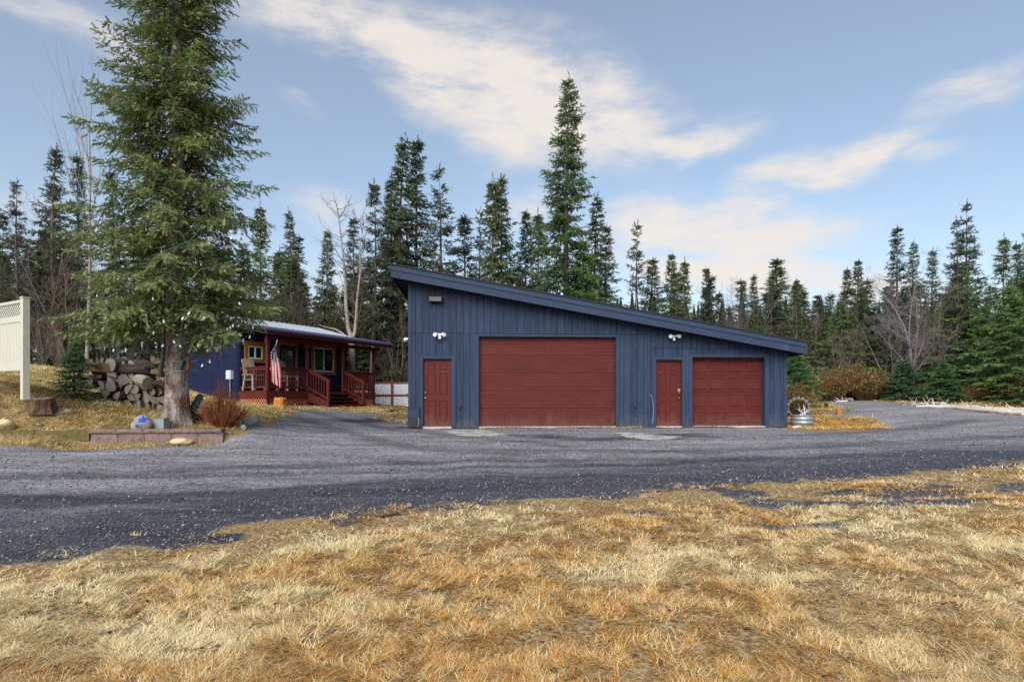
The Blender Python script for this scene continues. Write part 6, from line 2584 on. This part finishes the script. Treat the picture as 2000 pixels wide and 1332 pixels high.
# patch by the low corner of the garage, strip at the cabin and the straw beyond the drive
M_ = 90000
xx = rgg.uniform(8.3, 14, M_)
yy = rgg.uniform(17.2, 30, M_)
ok = in_poly(xx + rgg.normal(0, .12, M_), yy + rgg.normal(0, .2, M_), PATCH) & (rgg.random(M_) < sstep(.35, .5, fbm(xx * 1.2, yy * 1.2, 3, 71)) + .1)
xx, yy = xx[ok], yy[ok]
nb2 = len(xx) // 6
grass('corner_grass', xx[:nb2], yy[:nb2], .10, np.full(nb2, .012), 'tawny grass tufts beside the wheel planter', .4, .1, 7)
thatch(xx[nb2:], yy[nb2:], 'corner_thatch', 'flat golden grass beside the wheel planter', 29, .05, (1.0, .94, .72), .0008, .12)
M_ = 26000
xx = rgg.uniform(14, 30, M_)
yy = rgg.uniform(18, 31, M_)
ok = ~is_gravel(xx, yy) & (yy < 29.5)
grass('far_straw', xx[ok], yy[ok], .22, np.full(ok.sum(), .03), 'pale straw strip behind the bleached logs', .4, .0, 8)
M_ = 30000
xx = rgg.uniform(-8.5, -2.6, M_)
yy = rgg.uniform(18.6, 33, M_)
cq = (xx - CO[0]) * CU[0] + (yy - CO[1]) * CU[1]
cr = (xx - CO[0]) * CV[0] + (yy - CO[1]) * CV[1]
ok = ~is_gravel(xx, yy) & ~((cr > -.05) & (cq < 6.3)) & ~((xx > -3.06) & (yy > 18.1))
grass('yard_grass', xx[ok], yy[ok], .12, np.full(ok.sum(), .02), 'thin brown grass between the cabin and the garage', .4, .25, 9)
# stones of the drive: loose chips lying on the gravel
M_ = 150000
d = 4.2 * (19 / 4.2) ** rgg.random(M_)
xx = (rgg.random(M_) * 2 - 1) * (d * .95 + .5)
ok = is_gravel(xx, d) & (d < 18) & (rgg.random(M_) < .35 + .65 * sstep(2.5, .2, seg_dist(xx, d, LAWN_EDGE, False)))
xx, d = xx[ok][:30000], d[ok][:30000]
n = len(xx)
OCT = np.array([(1, 0, 0), (0, 1, 0), (-1, 0, 0), (0, -1, 0), (0, 0, .7), (0, 0, -.5)], float)
OF = np.array([(0, 1, 4), (1, 2, 4), (2, 3, 4), (3, 0, 4), (1, 0, 5), (2, 1, 5), (3, 2, 5), (0, 3, 5)])
sc = (.004 + .011 * rgg.random(n) ** 3) * (1 + .05 * d)
a = rgg.random(n) * 6.28
ov = OCT[None] * (.7 + .6 * rgg.random((n, 6, 1)))
rx = ov[:, :, 0] * np.cos(a)[:, None] - ov[:, :, 1] * np.sin(a)[:, None]
ry = ov[:, :, 0] * np.sin(a)[:, None] + ov[:, :, 1] * np.cos(a)[:, None]
V = np.stack([xx[:, None] + rx * sc[:, None], d[:, None] + ry * sc[:, None], gz(xx, d)[:, None] + .003 + ov[:, :, 2] * sc[:, None] * .8], 2).reshape(-1, 3)
F = (np.arange(n)[:, None, None] * 6 + OF[None]).reshape(-1, 3)
g_ = rgg.random((n, 1))
col = np.where(g_ < .45, np.array(srgb(70, 70, 78)[:3]), np.where(g_ < .9, np.array(srgb(104, 104, 108)[:3]), np.array(srgb(146, 142, 138)[:3]))) * (.6 + .7 * rgg.random((n, 1)))
gro = link('gravel_chips', np_mesh('gravel_chips', V, F, np.repeat(col, 6, axis=0), [attr_mat('stone_chips', .85, 0, .3)]))
gro['kind'] = 'stuff'
gro['label'] = 'loose stone chips scattered over the drive'
gro['category'] = 'gravel'

# leaf litter on the lawn and weeds along the foot of the garage
M_ = 2600
d = 2.2 * (11 / 2.2) ** rgg.random(M_)
xx = (rgg.random(M_) * 2 - 1) * (d * .95 + .5)
ok = in_poly(xx, d, lawn_poly)
xx, d = xx[ok], d[ok]
n = len(xx)
T = np.array([[(0, 0, 0), (.5, -.35, .12), (1, 0, .05)], [(0, 0, 0), (1, 0, .05), (.5, .35, .15)]])
zz_ = gz(xx, d) + sstep(25, 8, d) * (fbm(xx * 3.1, d * 3.1, 3, 6) - .42) * .05 + .012
V, _, t_ = scatter(T, np.stack([xx, d, zz_], 1), np.stack([rgg.normal(0, 1, n), rgg.normal(0, 1, n), rgg.normal(.1, .2, n)], 1), .018 + .03 * rgg.random(n))
lc = np.array([srgb(96, 66, 44)[:3], srgb(120, 74, 52)[:3], srgb(72, 62, 54)[:3], srgb(150, 120, 96)[:3]])[rgg.integers(0, 4, n)]
lo_ = link('leaf_litter', np_mesh('leaf_litter', V, np.arange(len(V)).reshape(-1, 3), np.repeat(lc, t_ * 3, axis=0), [MATS['withered_leaf']]))
lo_['kind'] = 'stuff'
lo_['label'] = 'withered leaves scattered in the lawn'
lo_['category'] = 'leaves'
n = 9000
uu = rgg.random(n) * (GL + .6) - .3
keep = fbm(uu * 1.3, uu * 0, 3, 81) + .25 * ((uu > 2) & (uu < 6.3)) > .55
uu = uu[keep]
vv = -.04 - np.abs(rgg.normal(0, .10, len(uu))) - .1 * ((uu > doors['big'][0]) & (uu < doors['big'][1]))
gxx, gyy = GO[0] + GU[0] * uu + GV[0] * vv, GO[1] + GU[1] * uu + GV[1] * vv
grass('foot_weeds', gxx, gyy, .07, np.full(len(uu), .012), 'thin weeds along the foot of the garage front', .6, .5, 19, bright=.6)
